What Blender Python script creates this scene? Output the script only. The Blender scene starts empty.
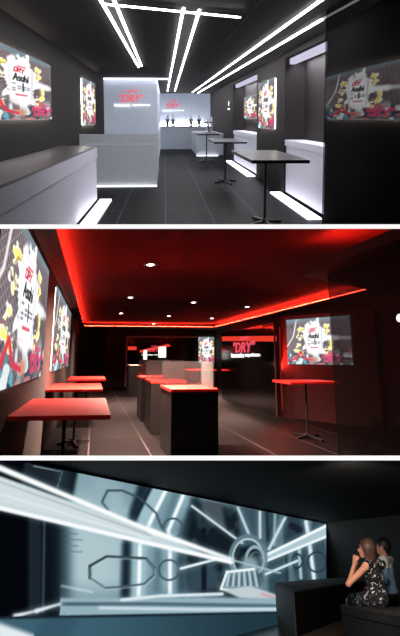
import bpy, bmesh, math, random
import numpy as np
from mathutils import Matrix, Vector

random.seed(4)
rng = np.random.RandomState(7)
C = bpy.context.scene.collection

# ------------------------------------------------------------------ camera, world, exposure
FPX, CX, CY = 600.0, 200.0, 180.0            # focal length and principal point of a shifted lens, for a 400x636 picture


def unit(v):
    v = np.array(v, float)
    return v / np.linalg.norm(v)


def cam_ray(px, py):
    return np.array([(px - CX) / FPX, 1.0, (CY - py) / FPX])


class Room:
    """One of the three panels: a rigid room with its own heading, tilted about the camera; local X right, Y deep, Z up."""
    def __init__(self, u, v, eye_height):
        self.d = unit(cam_ray(u, v))
        self.n = unit(np.cross([1, 0, 0], [0, 1.0, (CY - v) / FPX]))
        self.r = np.cross(self.d, self.n)
        self.H = eye_height

    def ray(self, px, py):
        c = cam_ray(px, py)
        return np.array([c @ self.r, c @ self.d, c @ self.n])

    def hit(self, px, py, normal, const):
        w = self.ray(px, py)
        e = np.array([0, 0, self.H])
        normal = np.array(normal, float)
        t = (const - e @ normal) / (w @ normal)
        return e + t * w

    def f(self, px, py): return self.hit(px, py, (0, 0, 1), 0)
    def z(self, px, py, h): return self.hit(px, py, (0, 0, 1), h)
    def x(self, px, py, c): return self.hit(px, py, (1, 0, 0), c)
    def y(self, px, py, c): return self.hit(px, py, (0, 1, 0), c)


R1, R2, R3 = Room(165, 118, 1.6), Room(93, 357, 1.6), Room(200, 562, 1.05)  # rooms turned and tilted about the camera to each panel's vanishing point
Q = np.array([R2.r, R2.d, R2.n])             # the middle room stands level in the world
EYE = np.array([0, 0, 1.6])
for r_ in (R1, R2, R3):
    A = Q @ np.column_stack([r_.r, r_.d, r_.n])
    t_ = EYE - A @ np.array([0, 0, r_.H])
    m_ = Matrix.Identity(4)
    for i in range(3):
        for j in range(3):
            m_[i][j] = A[i, j]
        m_[i][3] = t_[i]
    r_.M = m_

cam_data = bpy.data.cameras.new('camera')
cam = bpy.data.objects.new('camera', cam_data)
C.objects.link(cam)
B = Q @ np.column_stack([[1, 0, 0], [0, 0, 1], [0, -1, 0]])
mm = Matrix.Identity(4)
for i in range(3):
    for j in range(3):
        mm[i][j] = B[i, j]
    mm[i][3] = EYE[i]
cam.matrix_world = mm
cam_data.sensor_fit = 'AUTO'
cam_data.sensor_width = 36
cam_data.lens = FPX / 636 * 36
cam_data.shift_y = (CY - 318) / 636
cam_data.clip_end = 300
bpy.context.scene.camera = cam

W = bpy.data.worlds.new('world')
bpy.context.scene.world = W
W.use_nodes = True
W.node_tree.nodes['Background'].inputs[0].default_value = (0.5, 0.55, 0.65, 1)
W.node_tree.nodes['Background'].inputs[1].default_value = 0.012
vs = bpy.context.scene.view_settings
vs.view_transform = 'Standard'
vs.look = 'None'
vs.exposure = 0
vs.gamma = 1
vs.use_curve_mapping = False
cy_ = bpy.context.scene.cycles
cy_.max_bounces = 8
cy_.transparent_max_bounces = 12
cy_.sample_clamp_indirect = 4
cy_.use_denoising = True
LED_WHITE, LED_RED = 23.0, 480.0


# ------------------------------------------------------------------ materials
def lin(c):
    c = np.asarray(c, float) / 255.0
    return np.where(c <= 0.04045, c / 12.92, ((c + 0.055) / 1.055) ** 2.4)


def mat(name, rgb, rough=0.6, metal=0.0, vary=0.12, scale=9.0, spec=0.5, bump=0.0):
    m = bpy.data.materials.new(name)
    m.use_nodes = True
    nt = m.node_tree
    p = nt.nodes['Principled BSDF']
    c = lin(rgb)
    tc = nt.nodes.new('ShaderNodeTexCoord')
    nz = nt.nodes.new('ShaderNodeTexNoise')
    nz.inputs['Scale'].default_value = scale
    nz.inputs['Detail'].default_value = 4
    nt.links.new(tc.outputs['Object'], nz.inputs['Vector'])
    mx = nt.nodes.new('ShaderNodeMix')
    mx.data_type = 'RGBA'
    mx.inputs[6].default_value = (*(c * (1 - vary)), 1)
    mx.inputs[7].default_value = (*np.minimum(c * (1 + vary), 1), 1)
    nt.links.new(nz.outputs['Fac'], mx.inputs[0])
    nt.links.new(mx.outputs[2], p.inputs['Base Color'])
    p.inputs['Roughness'].default_value = rough
    p.inputs['Metallic'].default_value = metal
    p.inputs['Specular IOR Level'].default_value = spec
    if bump:
        b = nt.nodes.new('ShaderNodeBump')
        b.inputs['Strength'].default_value = bump
        nt.links.new(nz.outputs['Fac'], b.inputs['Height'])
        nt.links.new(b.outputs['Normal'], p.inputs['Normal'])
    return m


def tile_mat(name, rgb, joint, rough, tw, td, spec=0.5):
    m = mat(name, rgb, rough, 0, 0.15, 3.0, spec)
    nt = m.node_tree
    p = nt.nodes['Principled BSDF']
    src = p.inputs['Base Color'].links[0].from_socket
    tc = [n for n in nt.nodes if n.type == 'TEX_COORD'][0]
    br = nt.nodes.new('ShaderNodeTexBrick')
    br.offset = 0.0
    br.inputs['Scale'].default_value = 1
    br.inputs['Brick Width'].default_value = tw
    br.inputs['Row Height'].default_value = td
    br.inputs['Mortar Size'].default_value = 0.016
    br.inputs['Mortar Smooth'].default_value = 0.1
    br.inputs['Mortar'].default_value = (*lin(joint), 1)
    nt.links.new(tc.outputs['Object'], br.inputs['Vector'])
    p.inputs['Specular IOR Level'].default_value = spec
    nt.links.new(src, br.inputs['Color1'])
    nt.links.new(src, br.inputs['Color2'])
    nt.links.new(br.outputs['Color'], p.inputs['Base Color'])
    return m


def glow(name, rgb, strength):
    m = bpy.data.materials.new(name)
    m.use_nodes = True
    nt = m.node_tree
    nt.nodes.clear()
    o = nt.nodes.new('ShaderNodeOutputMaterial')
    e = nt.nodes.new('ShaderNodeEmission')
    e.inputs[0].default_value = (*lin(rgb), 1)
    e.inputs[1].default_value = strength
    nt.links.new(e.outputs[0], o.inputs[0])
    return m


def picture_mat(name, strength):
    m = glow(name, (255, 255, 255), strength)
    nt = m.node_tree
    a = nt.nodes.new('ShaderNodeAttribute')
    a.attribute_name = 'Col'
    e = [n for n in nt.nodes if n.type == 'EMISSION'][0]
    nt.links.new(a.outputs['Color'], e.inputs[0])
    return m


def sheet_glass(name, rgb, clear, rough=0.08, spec=0.5):
    """tinted sheet: part of the light goes straight through, the rest meets a glossy tinted surface"""
    m = mat(name, rgb, rough, 0, 0.05, 4.0, spec)
    nt = m.node_tree
    p = nt.nodes['Principled BSDF']
    out = [n for n in nt.nodes if n.type == 'OUTPUT_MATERIAL'][0]
    t = nt.nodes.new('ShaderNodeBsdfTransparent')
    mx = nt.nodes.new('ShaderNodeMixShader')
    mx.inputs[0].default_value = 1 - clear
    nt.links.new(t.outputs[0], mx.inputs[1])
    nt.links.new(p.outputs[0], mx.inputs[2])
    nt.links.new(mx.outputs[0], out.inputs[0])
    return m


M = {
    'floor1': tile_mat('slate tiles', (11, 11, 13), (64, 64, 68), 0.5, 0.75, 2.6, 0.06),
    'ceil1': mat('charcoal ceiling', (46, 43, 42), 0.8, 0, .1, 5, .2),
    'wall1': mat('warm charcoal wall', (45, 41, 40), 0.8, 0, .1, 5, .2),
    'feature': mat('pale blue backlit wall', (208, 216, 228), 0.4),
    'panel': mat('white lacquer panel', (208, 214, 222), 0.4),
    'trim_light': mat('white frame', (215, 212, 208), 0.5),
    'white': mat('white lacquer', (240, 238, 250), 0.4, 0, 0.03),
    'countertop': mat('brushed grey top', (120, 118, 122), 0.3, 0.3, 0.08, 3),
    'dark': mat('black metal', (22, 22, 24), 0.4),
    'tabletop': mat('black stained table board', (24, 22, 22), 0.36, 0, 0.2, 5, .35),
    'chrome': mat('chrome', (190, 192, 196), 0.2, 1.0),
    'black': mat('matt black', (8, 8, 9), 0.7, 0, 0.1, 5, 0.2),
    'frost': sheet_glass('frosted reception glass', (204, 208, 212), 0.2, 0.3),
    'smoke': sheet_glass('smoked glass', (4, 4, 5), 0.48, 0.5, 0.0),
    'smoke2': sheet_glass('smoked brown glass', (20, 15, 15), 0.42, 0.5, 0.03),
    'clear': sheet_glass('clear grey glass', (88, 94, 94), 0.5, 0.15),
    'led': glow('white led', (250, 250, 255), LED_WHITE),
    'led_glass_dim': glow('white led with glass dimming', (255, 252, 250), .6),  # dimming by the smoked glass is put into this emission
    'led_soft': glow('soft white led', (240, 240, 255), 3.0),
    'led_edge': glow('white edge light', (255, 250, 242), 1.6),
    'led_back_dim': glow('dim white back light', (255, 246, 236), 7.0),
    'led_back': glow('white back light', (255, 246, 236), 34.0),
    'led_niche': glow('niche light diffuser', (206, 202, 226), 1.0),
    'edge': glow('white emission edge', (255, 255, 255), 1.0),  # no lamp: emission keeps the slab edge white
    'neon_red': glow('red neon', (255, 84, 104), 0.95),
    'neon_white': glow('white sign light', (255, 255, 255), 1.6),
    'floor2': tile_mat('dark tiles', (11, 10, 10), (54, 50, 50), 0.6, 1.05, 3.4, 0.05),
    'ceil2': mat('black raised ceiling', (38, 18, 18), 0.8, 0, .1, 4, .02),
    'wall2': mat('dark brown wall', (48, 45, 43), 0.8, 0, .1, 5, .2),
    'redlit_wall': mat('dark red-lit wall', (66, 32, 32), 0.8, 0, .1, 5, .2),  # base colour carries the red light that falls on this wall
    'mirror': mat('black glass', (8, 7, 7), 0.1, 0, 0.05, 3, 0.35),
    'redtop': mat('red laminate', (255, 46, 38), 0.5, 0, 0.04, 4, 0.2),
    'kiosk': mat('black plinth lacquer', (16, 14, 14), 0.35),
    'cove': glow('red cove light', (255, 50, 34), LED_RED),
    'cove_reflection': glow('reflected cove red', (232, 62, 44), 1.0),  # stands in for cove light reflected in the black glass
    'lens': glow('downlight lens', (255, 240, 230), 12.0),
    'trim_pale': mat('pale trim', (170, 150, 140), 0.5),
    'ceil3': mat('black cinema ceiling', (22, 21, 21), 0.8, 0, .1, 4, .2),
    'wall3': mat('black cinema wall', (70, 68, 67), 0.8, 0, .05, 4, .2),
    'floor3': mat('black glossy floor', (26, 30, 33), 0.28),
    'carpet': mat('brown carpet', (74, 62, 54), 0.95, 0, 0.3, 60, 0.2, 0.4),
    'lowwall_lit': mat('partition faces lit by screen', (36, 36, 37), 0.7),  # lighter than the partition body: screen light put into the colour
    'seat': mat('charcoal seat cover', (30, 29, 29), 0.8, 0, .1, 9, .2),
    'picture': picture_mat('backlit print', 1.45),
    'cinema': picture_mat('cinema picture', 1.0),
    'skin': mat('skin', (205, 140, 112), 0.55, 0, 0.05),
    'hair_brown': mat('dark brown hair', (74, 48, 38), 0.5, 0, 0.35, 60),
    'hair_black': mat('black hair', (26, 20, 19), 0.5, 0, 0.3, 60),
    'sweater': mat('grey knitted sweater', (214, 212, 208), 0.9, 0, 0.1, 40),
    'trousers': mat('dark trousers', (24, 24, 28), 0.9),
    'eye': mat('dark eye', (24, 16, 14), 0.2),
}


def dress_material():
    m = mat('black dress with white flowers', (17, 17, 21), 0.85)
    nt = m.node_tree
    p = nt.nodes['Principled BSDF']
    src = p.inputs['Base Color'].links[0].from_socket
    tc = [n for n in nt.nodes if n.type == 'TEX_COORD'][0]
    vo = nt.nodes.new('ShaderNodeTexNoise')
    vo.inputs['Scale'].default_value = 14
    vo.inputs['Detail'].default_value = 2
    vo.inputs['Distortion'].default_value = 1.5
    cr = nt.nodes.new('ShaderNodeValToRGB')
    cr.color_ramp.elements[0].position = 0.585
    cr.color_ramp.elements[1].position = 0.62
    mx = nt.nodes.new('ShaderNodeMix')
    mx.data_type = 'RGBA'
    mx.inputs[7].default_value = (*lin((205, 205, 205)), 1)
    nt.links.new(tc.outputs['Object'], vo.inputs['Vector'])
    nt.links.new(vo.outputs['Fac'], cr.inputs[0])
    nt.links.new(cr.outputs[0], mx.inputs[0])
    nt.links.new(src, mx.inputs[6])
    nt.links.new(mx.outputs[2], p.inputs['Base Color'])
    return m


def sweater_material(z_split):
    m = M['sweater']
    nt = m.node_tree
    p = nt.nodes['Principled BSDF']
    src = p.inputs['Base Color'].links[0].from_socket
    tc = [n for n in nt.nodes if n.type == 'TEX_COORD'][0]
    sx = nt.nodes.new('ShaderNodeSeparateXYZ')
    lt = nt.nodes.new('ShaderNodeMath')
    lt.operation = 'LESS_THAN'
    lt.inputs[1].default_value = z_split
    mx = nt.nodes.new('ShaderNodeMix')
    mx.data_type = 'RGBA'
    mx.inputs[7].default_value = (*lin((120, 146, 180)), 1)
    nt.links.new(tc.outputs['Object'], sx.inputs[0])
    nt.links.new(sx.outputs['Z'], lt.inputs[0])
    nt.links.new(lt.outputs[0], mx.inputs[0])
    nt.links.new(src, mx.inputs[6])
    nt.links.new(mx.outputs[2], p.inputs['Base Color'])
    return m


def emissive(m, rgb, strength):
    p = m.node_tree.nodes['Principled BSDF']
    p.inputs['Emission Color'].default_value = (*lin(rgb), 1)
    p.inputs['Emission Strength'].default_value = strength


emissive(M['feature'], (190, 205, 228), .27)            # even emission added to make the wall brighter
emissive(M['frost'], (200, 210, 214), .09)  # emission added to brighten the counter glass


# ------------------------------------------------------------------ mesh helpers
class MB:
    def __init__(self):
        self.v, self.f, self.m = [], [], []

    def poly_prism(self, pts, vec, mi=0):
        """closed prism: polygon pts swept along vec"""
        n, k = len(pts), len(self.v)
        pts = [np.array(p, float) for p in pts]
        vec = np.array(vec, float)
        self.v += [tuple(p) for p in pts] + [tuple(p + vec) for p in pts]
        self.f += [tuple(range(k, k + n))[::-1], tuple(range(k + n, k + 2 * n))]
        self.m += [mi, mi]
        for i in range(n):
            j = (i + 1) % n
            self.f.append((k + i, k + j, k + n + j, k + n + i))
            self.m.append(mi)
        return self

    def box(self, x0, x1, y0, y1, z0, z1, mi=0):
        return self.poly_prism([(x0, y0, z0), (x1, y0, z0), (x1, y1, z0), (x0, y1, z0)], (0, 0, z1 - z0), mi)

    def face(self, pts, mi=0):
        k = len(self.v)
        self.v += [tuple(p) for p in pts]
        self.f.append(tuple(range(k, k + len(pts))))
        self.m.append(mi)
        return self

    def lathe(self, cx, cy, prof, n=20, mi=0, sx=1, sy=1):
        k0 = len(self.v)
        for r, z in prof:
            for i in range(n):
                a = 2 * math.pi * i / n
                self.v.append((cx + r * sx * math.cos(a), cy + r * sy * math.sin(a), z))
        for j in range(len(prof) - 1):
            for i in range(n):
                a, b = k0 + j * n + i, k0 + j * n + (i + 1) % n
                self.f.append((a, b, b + n, a + n))
                self.m.append(mi)
        self.f.append(tuple(range(k0, k0 + n))[::-1])
        e = k0 + (len(prof) - 1) * n
        self.f.append(tuple(range(e, e + n)))
        self.m += [mi, mi]
        return self

    def bar(self, p, q, w, h, mi=0):
        """square bar from p to q, w wide and h high"""
        p, q = np.array(p, float), np.array(q, float)
        d = unit(q - p)
        up = np.array([0, 0, 1.0]) if abs(d[2]) < 0.95 else np.array([0, 1.0, 0])
        s = unit(np.cross(d, up)) * w / 2
        u = unit(np.cross(s, d)) * h / 2
        return self.poly_prism([p - s - u, p + s - u, p + s + u, p - s + u], q - p, mi)


BASE = {}
ROOM_OF = {}


def mesh_obj(name, mb, mats, parent=None, room=None, base=(0, 0, 0), bevel=0):
    base = np.array(BASE[parent.name] if parent is not None else base, float)
    me = bpy.data.meshes.new(name)
    me.from_pydata([tuple(np.array(v) - base) for v in mb.v], [], mb.f)
    for m in (mats if isinstance(mats, (list, tuple)) else [mats]):
        me.materials.append(M[m] if isinstance(m, str) else m)
    for p, i in zip(me.polygons, mb.m):
        p.material_index = i
    bm = bmesh.new()
    bm.from_mesh(me)
    bmesh.ops.recalc_face_normals(bm, faces=bm.faces)
    if bevel:
        bmesh.ops.bevel(bm, geom=bm.edges[:], offset=bevel, segments=2, affect='EDGES', profile=0.6)
    bm.to_mesh(me)
    bm.free()
    o = bpy.data.objects.new(name, me)
    C.objects.link(o)
    if parent is not None:
        o.parent = parent
        ROOM_OF[o.name] = ROOM_OF[parent.name]
    else:
        o.matrix_world = room.M @ Matrix.Translation(Vector(base))
        ROOM_OF[o.name] = room
    BASE[o.name] = base
    return o


def tag(o, label, cat, group=None):
    o['label'] = label
    o['category'] = cat
    if group:
        o['group'] = group
    return o


def thing(room, name, label, cat, base, group=None):
    o = bpy.data.objects.new(name, None)
    C.objects.link(o)
    o.empty_display_size = 0.1
    o.matrix_world = room.M @ Matrix.Translation(Vector(base))
    BASE[o.name] = np.array(base, float)
    ROOM_OF[o.name] = room
    return tag(o, label, cat, group)


def struct(room, name, mb, m):
    o = mesh_obj(name, mb, m, None, room)
    o['kind'] = 'structure'
    return o


def dup(root, new_base, label):
    room = ROOM_OF[root.name]
    r = root.copy()
    C.objects.link(r)
    r.matrix_world = room.M @ Matrix.Translation(Vector(new_base))
    r['label'] = label
    BASE[r.name] = np.array(new_base, float)
    ROOM_OF[r.name] = room
    for ch in list(root.children):
        c = ch.copy()
        C.objects.link(c)
        c.parent = r
        ROOM_OF[c.name] = room
        for g in ch.children:
            e = g.copy()
            C.objects.link(e)
            e.parent = c
            ROOM_OF[e.name] = room
    return r


def smooth(o, angle=None):
    for p in o.data.polygons:
        p.use_smooth = True
    return o


def text_mesh(body, size, shear=0.0, extrude=0.01, bold=0.0):
    """outline lettering as verts/faces in its own XY plane, centred"""
    cu = bpy.data.curves.new('lettering', 'FONT')
    cu.body = body
    cu.size = 1.0
    cu.shear = shear
    cu.extrude = 0
    cu.offset = bold
    cu.resolution_u = 3
    o = bpy.data.objects.new('lettering', cu)
    C.objects.link(o)
    bpy.context.view_layer.update()
    me = bpy.data.meshes.new_from_object(o.evaluated_get(bpy.context.evaluated_depsgraph_get()))
    vv = np.array([v.co[:] for v in me.vertices])
    ff = [tuple(p.vertices) for p in me.polygons]
    bpy.data.objects.remove(o)
    bpy.data.curves.remove(cu)
    bpy.data.meshes.remove(me)
    lo, hi = vv.min(0), vv.max(0)
    vv = (vv - (lo + hi) / 2) / (hi - lo).max()
    return vv, ff


def lettering(mb, body, origin, udir, vdir, width, height, shear=0.0, bold=0.0, thick=0.02, mi=0):
    """raised lettering filling width x height centred on origin"""
    vv, ff = text_mesh(body, 1, shear, 0, bold)
    ext = vv.max(0) - vv.min(0)
    udir, vdir = unit(udir), unit(vdir)
    nrm = np.cross(udir, vdir)
    k = len(mb.v)
    n = len(vv)
    P = [np.array(origin) + udir * v[0] / ext[0] * width + vdir * v[1] / ext[1] * height for v in vv]
    mb.v += [tuple(p + nrm * thick) for p in P] + [tuple(p) for p in P]
    edges = {}
    for f in ff:
        mb.f.append(tuple(k + i for i in f))
        mb.m.append(mi)
        mb.f.append(tuple(k + n + i for i in reversed(f)))
        mb.m.append(mi)
        for a, b in zip(f, f[1:] + f[:1]):
            edges[(a, b)] = 1
    for a, b in edges:
        if (b, a) not in edges:
            mb.f.append((k + a, k + n + a, k + n + b, k + b))
            mb.m.append(mi)
    return mb


# ------------------------------------------------------------------ picture painting (what the prints and the cinema show)
def sstep(a, b, x):
    t = np.clip((x - a) / (b - a), 0, 1)
    return t * t * (3 - 2 * t)


def vnoise(x, y, seed=0):
    xi, yi = np.floor(x).astype(int), np.floor(y).astype(int)
    fx, fy = x - xi, y - yi
    fx, fy = fx * fx * (3 - 2 * fx), fy * fy * (3 - 2 * fy)

    def h(a, b):
        n = (a * 374761393 + b * 668265263 + seed * 1442695041) & 0x7fffffff
        n = ((n ^ (n >> 13)) * 1274126177) & 0x7fffffff
        return ((n ^ (n >> 16)) & 0xffff) / 65535.0
    return (h(xi, yi) * (1 - fx) + h(xi + 1, yi) * fx) * (1 - fy) + (h(xi, yi + 1) * (1 - fx) + h(xi + 1, yi + 1) * fx) * fy


class Paint:
    def __init__(self, X, Y, base):
        self.X, self.Y = X, Y
        self.c = np.zeros(X.shape + (3,)) + np.array(base, float)

    def over(self, a, col):
        a = np.clip(a, 0, 1)[..., None]
        self.c = self.c * (1 - a) + np.array(col, float) * a

    def seg_dist(self, p, q):
        px, py = self.X - p[0], self.Y - p[1]
        dx, dy = q[0] - p[0], q[1] - p[1]
        t = np.clip((px * dx + py * dy) / (dx * dx + dy * dy + 1e-9), 0, 1)
        return np.hypot(px - t * dx, py - t * dy), t

    bloom = False

    def stroke(self, pts, w, col, soft=0.5, a=1.0, w2=None):
        if self.bloom and min(col) > 205 and w < 5 and a == 1.0:
            self.bloom = False
            self.stroke(pts, w * 1.5, (176, 206, 216), 6, .35)
            self.bloom = True
        al = np.zeros(self.X.shape)
        for p, q in zip(pts[:-1], pts[1:]):
            d, t = self.seg_dist(p, q)
            ww = w if w2 is None else w + (w2 - w) * t
            al = np.maximum(al, 1 - sstep(ww / 2 - soft / 2, ww / 2 + soft, d))
        self.over(al * a, col)

    def poly(self, pts, col, soft=0.7, a=1.0):
        """convex polygon"""
        pts = np.array(pts, float)
        ar = sum(p[0] * q[1] - q[0] * p[1] for p, q in zip(pts, np.roll(pts, -1, 0)))
        sd = np.full(self.X.shape, 1e9)
        for p, q in zip(pts, np.roll(pts, -1, 0)):
            e = q - p
            n = np.array([-e[1], e[0]]) / (np.hypot(*e) + 1e-9) * (1 if ar > 0 else -1)
            sd = np.minimum(sd, (self.X - p[0]) * n[0] + (self.Y - p[1]) * n[1])
        self.over(sstep(-soft, soft, sd) * a, col)

    def ring(self, c, rx, ry, w, col, soft=0.5, a=1.0, top=None):
        q = np.hypot((self.X - c[0]) / rx, (self.Y - c[1]) / ry)
        d = np.abs(q - 1) * (rx + ry) / 2
        al = 1 - sstep(w / 2 - soft / 2, w / 2 + soft, d)
        if top is not None:
            al = al * (self.Y < top)
        self.over(al * a, col)


LETTER = {
    'D': [[(0, 0), (0, 1), (.45, .95), (.62, .5), (.45, .05), (0, 0)]],
    'R': [[(0, 0), (0, 1), (.45, .98), (.55, .75), (.4, .5), (0, .5)], [(.2, .5), (.6, 0)]],
    'Y': [[(0, 1), (.3, .5), (.6, 1)], [(.3, .5), (.3, 0)]],
}


def draw_word(P, word, x, y, h, w, col, slant=.25, gap=.72):
    for i, ch in enumerate(word):
        for st in LETTER[ch]:
            P.stroke([(x + (i * gap + a + b * slant) * h, y + b * h) for a, b in st], w, col, soft=w * .4)


LETTER.update({
    'A': [[(0, 0), (.3, 1), (.6, 0)], [(.12, .38), (.5, .38)]],
    's': [[(.42, .55), (.15, .62), (.05, .45), (.4, .22), (.3, .02), (.02, .08)]],
    'a': [[(.45, .6), (.12, .6), (.02, .3), (.14, .02), (.42, .2)], [(.47, .62), (.45, 0)]],
    'h': [[(.05, 0), (.05, 1)], [(.05, .4), (.25, .62), (.42, .45), (.42, 0)]],
    'i': [[(.12, 0), (.12, .6)], [(.12, .85), (.12, .95)]],
    'S': [[(.5, .9), (.2, 1), (.05, .75), (.5, .3), (.35, 0), (.02, .1)]], 'U': [[(.05, 1), (.05, .1), (.45, .1), (.5, 1)]],
    'P': [[(.05, 0), (.05, 1), (.5, .9), (.45, .5), (.05, .45)]], 'E': [[(.5, 1), (.05, 1), (.05, 0), (.5, 0)], [(.05, .5), (.42, .5)]],
    '"': [[(.12, 1), (.1, .75)], [(.3, 1), (.28, .75)]],
})


def poster_colours(u, v, aspect, cu):
    """drinks-can print: hatched dark ground, white and yellow splash round a pale can, teal graffiti, pink script"""
    X = (u - cu) * aspect
    Y = v
    P = Paint(X, Y, (92, 76, 82))
    n1 = vnoise(X * 7 + 9, Y * 7, 1)
    n2 = vnoise(X * 17 + 3, Y * 17, 2)
    n3 = vnoise(X * 40, Y * 40, 3)
    P.over(sstep(.4, .85, n1) * .6, (58, 44, 50))
    hatch = np.abs(((X * .9 + Y * .8) * 24) % 1 - .5)
    P.over((1 - sstep(.04, .16, hatch)) * .42, (206, 192, 196))
    h2 = np.abs(((X * .9 - Y * .9) * 17) % 1 - .5)
    P.over((1 - sstep(.03, .1, h2)) * .25 * sstep(-.1, -.3, X), (230, 220, 222))
    P.stroke([(-.62, .3), (-.42, .62), (-.34, 1.0)], .018, (226, 216, 218), .015)
    P.over(sstep(.88, .97, Y + (n1 - .5) * .1) * .45, (96, 160, 176))
    P.over(sstep(.52, .62, vnoise(X * 20, Y * 5 + 3, 31)) * sstep(.36, .12, Y + (n1 - .5) * .2), (56, 158, 176))
    P.over(sstep(.58, .66, n2 * .6 + n3 * .4) * sstep(.34, .1, Y) * .9, (22, 46, 72))
    P.over(sstep(.6, .68, vnoise(X * 14, Y * 10, 8)) * sstep(.36, .16, Y) * .85, (214, 230, 232))
    P.over(sstep(.7, .76, vnoise(X * 12 + 5, Y * 12, 12)) * sstep(.45, .2, Y) * .8, (206, 96, 92))
    P.stroke([(.12, .575), (.42, .555)], .1, (232, 234, 240), .05, 1, .07)
    P.stroke([(.42, .56), (.72, .54)], .05, (222, 222, 230), .05, .8, .02)
    ang = np.arctan2(Y - .56, X)
    rad = np.hypot(X * 1.05, (Y - .57) * .68)
    jag = vnoise(ang * 3 + 20, rad * 3, 5) * .12 + vnoise(ang * 9 + 30, rad * 7, 6) * .09
    P.over((1 - sstep(.205 + jag - .075, .235 + jag - .075, rad)) * sstep(.22, .4, n2 + .15) * .96, (238, 236, 234))
    for cx, cy, r1, r2, w, a0, a1 in ((-.2, .66, .11, .12, .05, 1.4, 4.6), (.2, .72, .07, .09, .045, -1.2, 1.6), (.23, .44, .1, .12, .055, -1.9, .7),
                                      (-.24, .33, .12, .1, .06, 1.8, 4.9), (.16, .3, .12, .05, .03, -1.6, .4)):
        d = np.hypot((X - cx) / r1, (Y - cy) / r2)
        a = np.arctan2((Y - cy) / r2, (X - cx) / r1)
        m_ = ((a - a0) % (2 * math.pi)) < (a1 - a0)
        P.over((1 - sstep(w * .55, w * .85, np.abs(d - 1) * r1 + (n2 - .5) * .09 + (n3 - .5) * .05)) * m_, (248, 244, 226))
        P.over((1 - sstep(w * .25, w * .5, np.abs(d - 1) * r1 + (n2 - .5) * .08 + (n3 - .5) * .05)) * m_ * .95, (246, 222, 80))
        P.over((1 - sstep(.006, .014, np.abs((d - 1) * r1 + w * .6 + (n3 - .5) * .03))) * m_ * .6, (120, 96, 60))
    P.poly([(-.145, .29), (.145, .29), (.165, .8), (-.165, .8)], (236, 236, 241), .012)
    P.poly([(-.14, .8), (.14, .8), (.11, .85), (-.11, .85)], (214, 212, 216), .012)
    P.stroke([(.145, .3), (.16, .78)], .022, (190, 190, 198), .018)
    P.stroke([(-.145, .3), (-.16, .78)], .016, (204, 204, 210), .016)
    P.stroke([(-.05, .775), (.06, .78)], .014, (212, 60, 80), .01)
    draw_word(P, 'DRY', -.095, .69, .062, .014, (206, 26, 48), .2)
    xx = -.105
    for ch, wd in (('A', .07), ('s', .05), ('a', .055), ('h', .055), ('i', .03)):
        for st in LETTER[ch]:
            P.stroke([(xx + (a + b * .12) * .08, .565 + b * .095) for a, b in st], .015, (22, 22, 26), .009)
        xx += wd * .8
    for k in range(4):
        for q in (-.1, -.03, .035, .095):
            if (k + int(q * 100)) % 3:
                P.stroke([(q - .018, .515 - k * .033), (q + .018, .515 - k * .033)], .014, (84, 84, 92), .01, .85)
    P.stroke([(.02, .53), (.02, .42)], .018, (26, 26, 30), .01)
    P.stroke([(-.075, .36), (.07, .36)], .02, (208, 44, 58), .012, .9)
    P.stroke([(-.12, .27), (-.02, .23), (.13, .26)], .05, (232, 226, 222), .04, .9)
    P.over((1 - sstep(.02, .1, np.hypot((X + .02) * .8, Y - .1))) * .8, (196, 96, 66))
    P.stroke([(-.52, .08), (-.36, .13), (-.28, .27), (-.2, .13), (-.06, .09)], .034, (218, 26, 52), .014)
    xx = .12
    for ch in '"DRY"':
        for st in LETTER[ch]:
            P.stroke([(xx + (a + b * .2) * .13, .065 + b * .12) for a, b in st], .024, (226, 30, 84), .01)
        xx += .055 if ch == '"' else .095
    xx = .26
    for ch in 'SUPER':
        for st in LETTER[ch]:
            P.stroke([(xx + a * .045, .215 + b * .03) for a, b in st], .009, (226, 30, 84), .006)
        xx += .04
    g = P.c.mean(-1, keepdims=True)
    P.c = (P.c * .78 + g * .22) * .9 + 20
    return lin(np.clip(P.c, 0, 255))


def colour_grid(name, p00, pu, pv, nu, nv, colours, m, parent=None):
    """flat picture: a fine grid from corner p00 along pu and pv with a colour per vertex"""
    u, v = np.meshgrid(np.linspace(0, 1, nu), np.linspace(0, 1, nv), indexing='ij')
    Pt = np.array(p00)[None, None] + u[..., None] * np.array(pu) + v[..., None] * np.array(pv)
    base = BASE[parent.name]
    me = bpy.data.meshes.new(name)
    idx = np.arange(nu * nv).reshape(nu, nv)
    fc = np.stack([idx[:-1, :-1], idx[1:, :-1], idx[1:, 1:], idx[:-1, 1:]], -1).reshape(-1, 4)
    me.from_pydata((Pt.reshape(-1, 3) - base).tolist(), [], fc.tolist())
    at = me.attributes.new('Col', 'FLOAT_COLOR', 'POINT')
    col = np.ones((nu * nv, 4), np.float32)
    col[:, :3] = colours(u, v).reshape(-1, 3)
    at.data.foreach_set('color', col.ravel())
    me.materials.append(M[m])
    o = bpy.data.objects.new(name, me)
    C.objects.link(o)
    o.parent = parent
    ROOM_OF[o.name] = ROOM_OF[parent.name]
    BASE[o.name] = base
    return o


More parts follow.
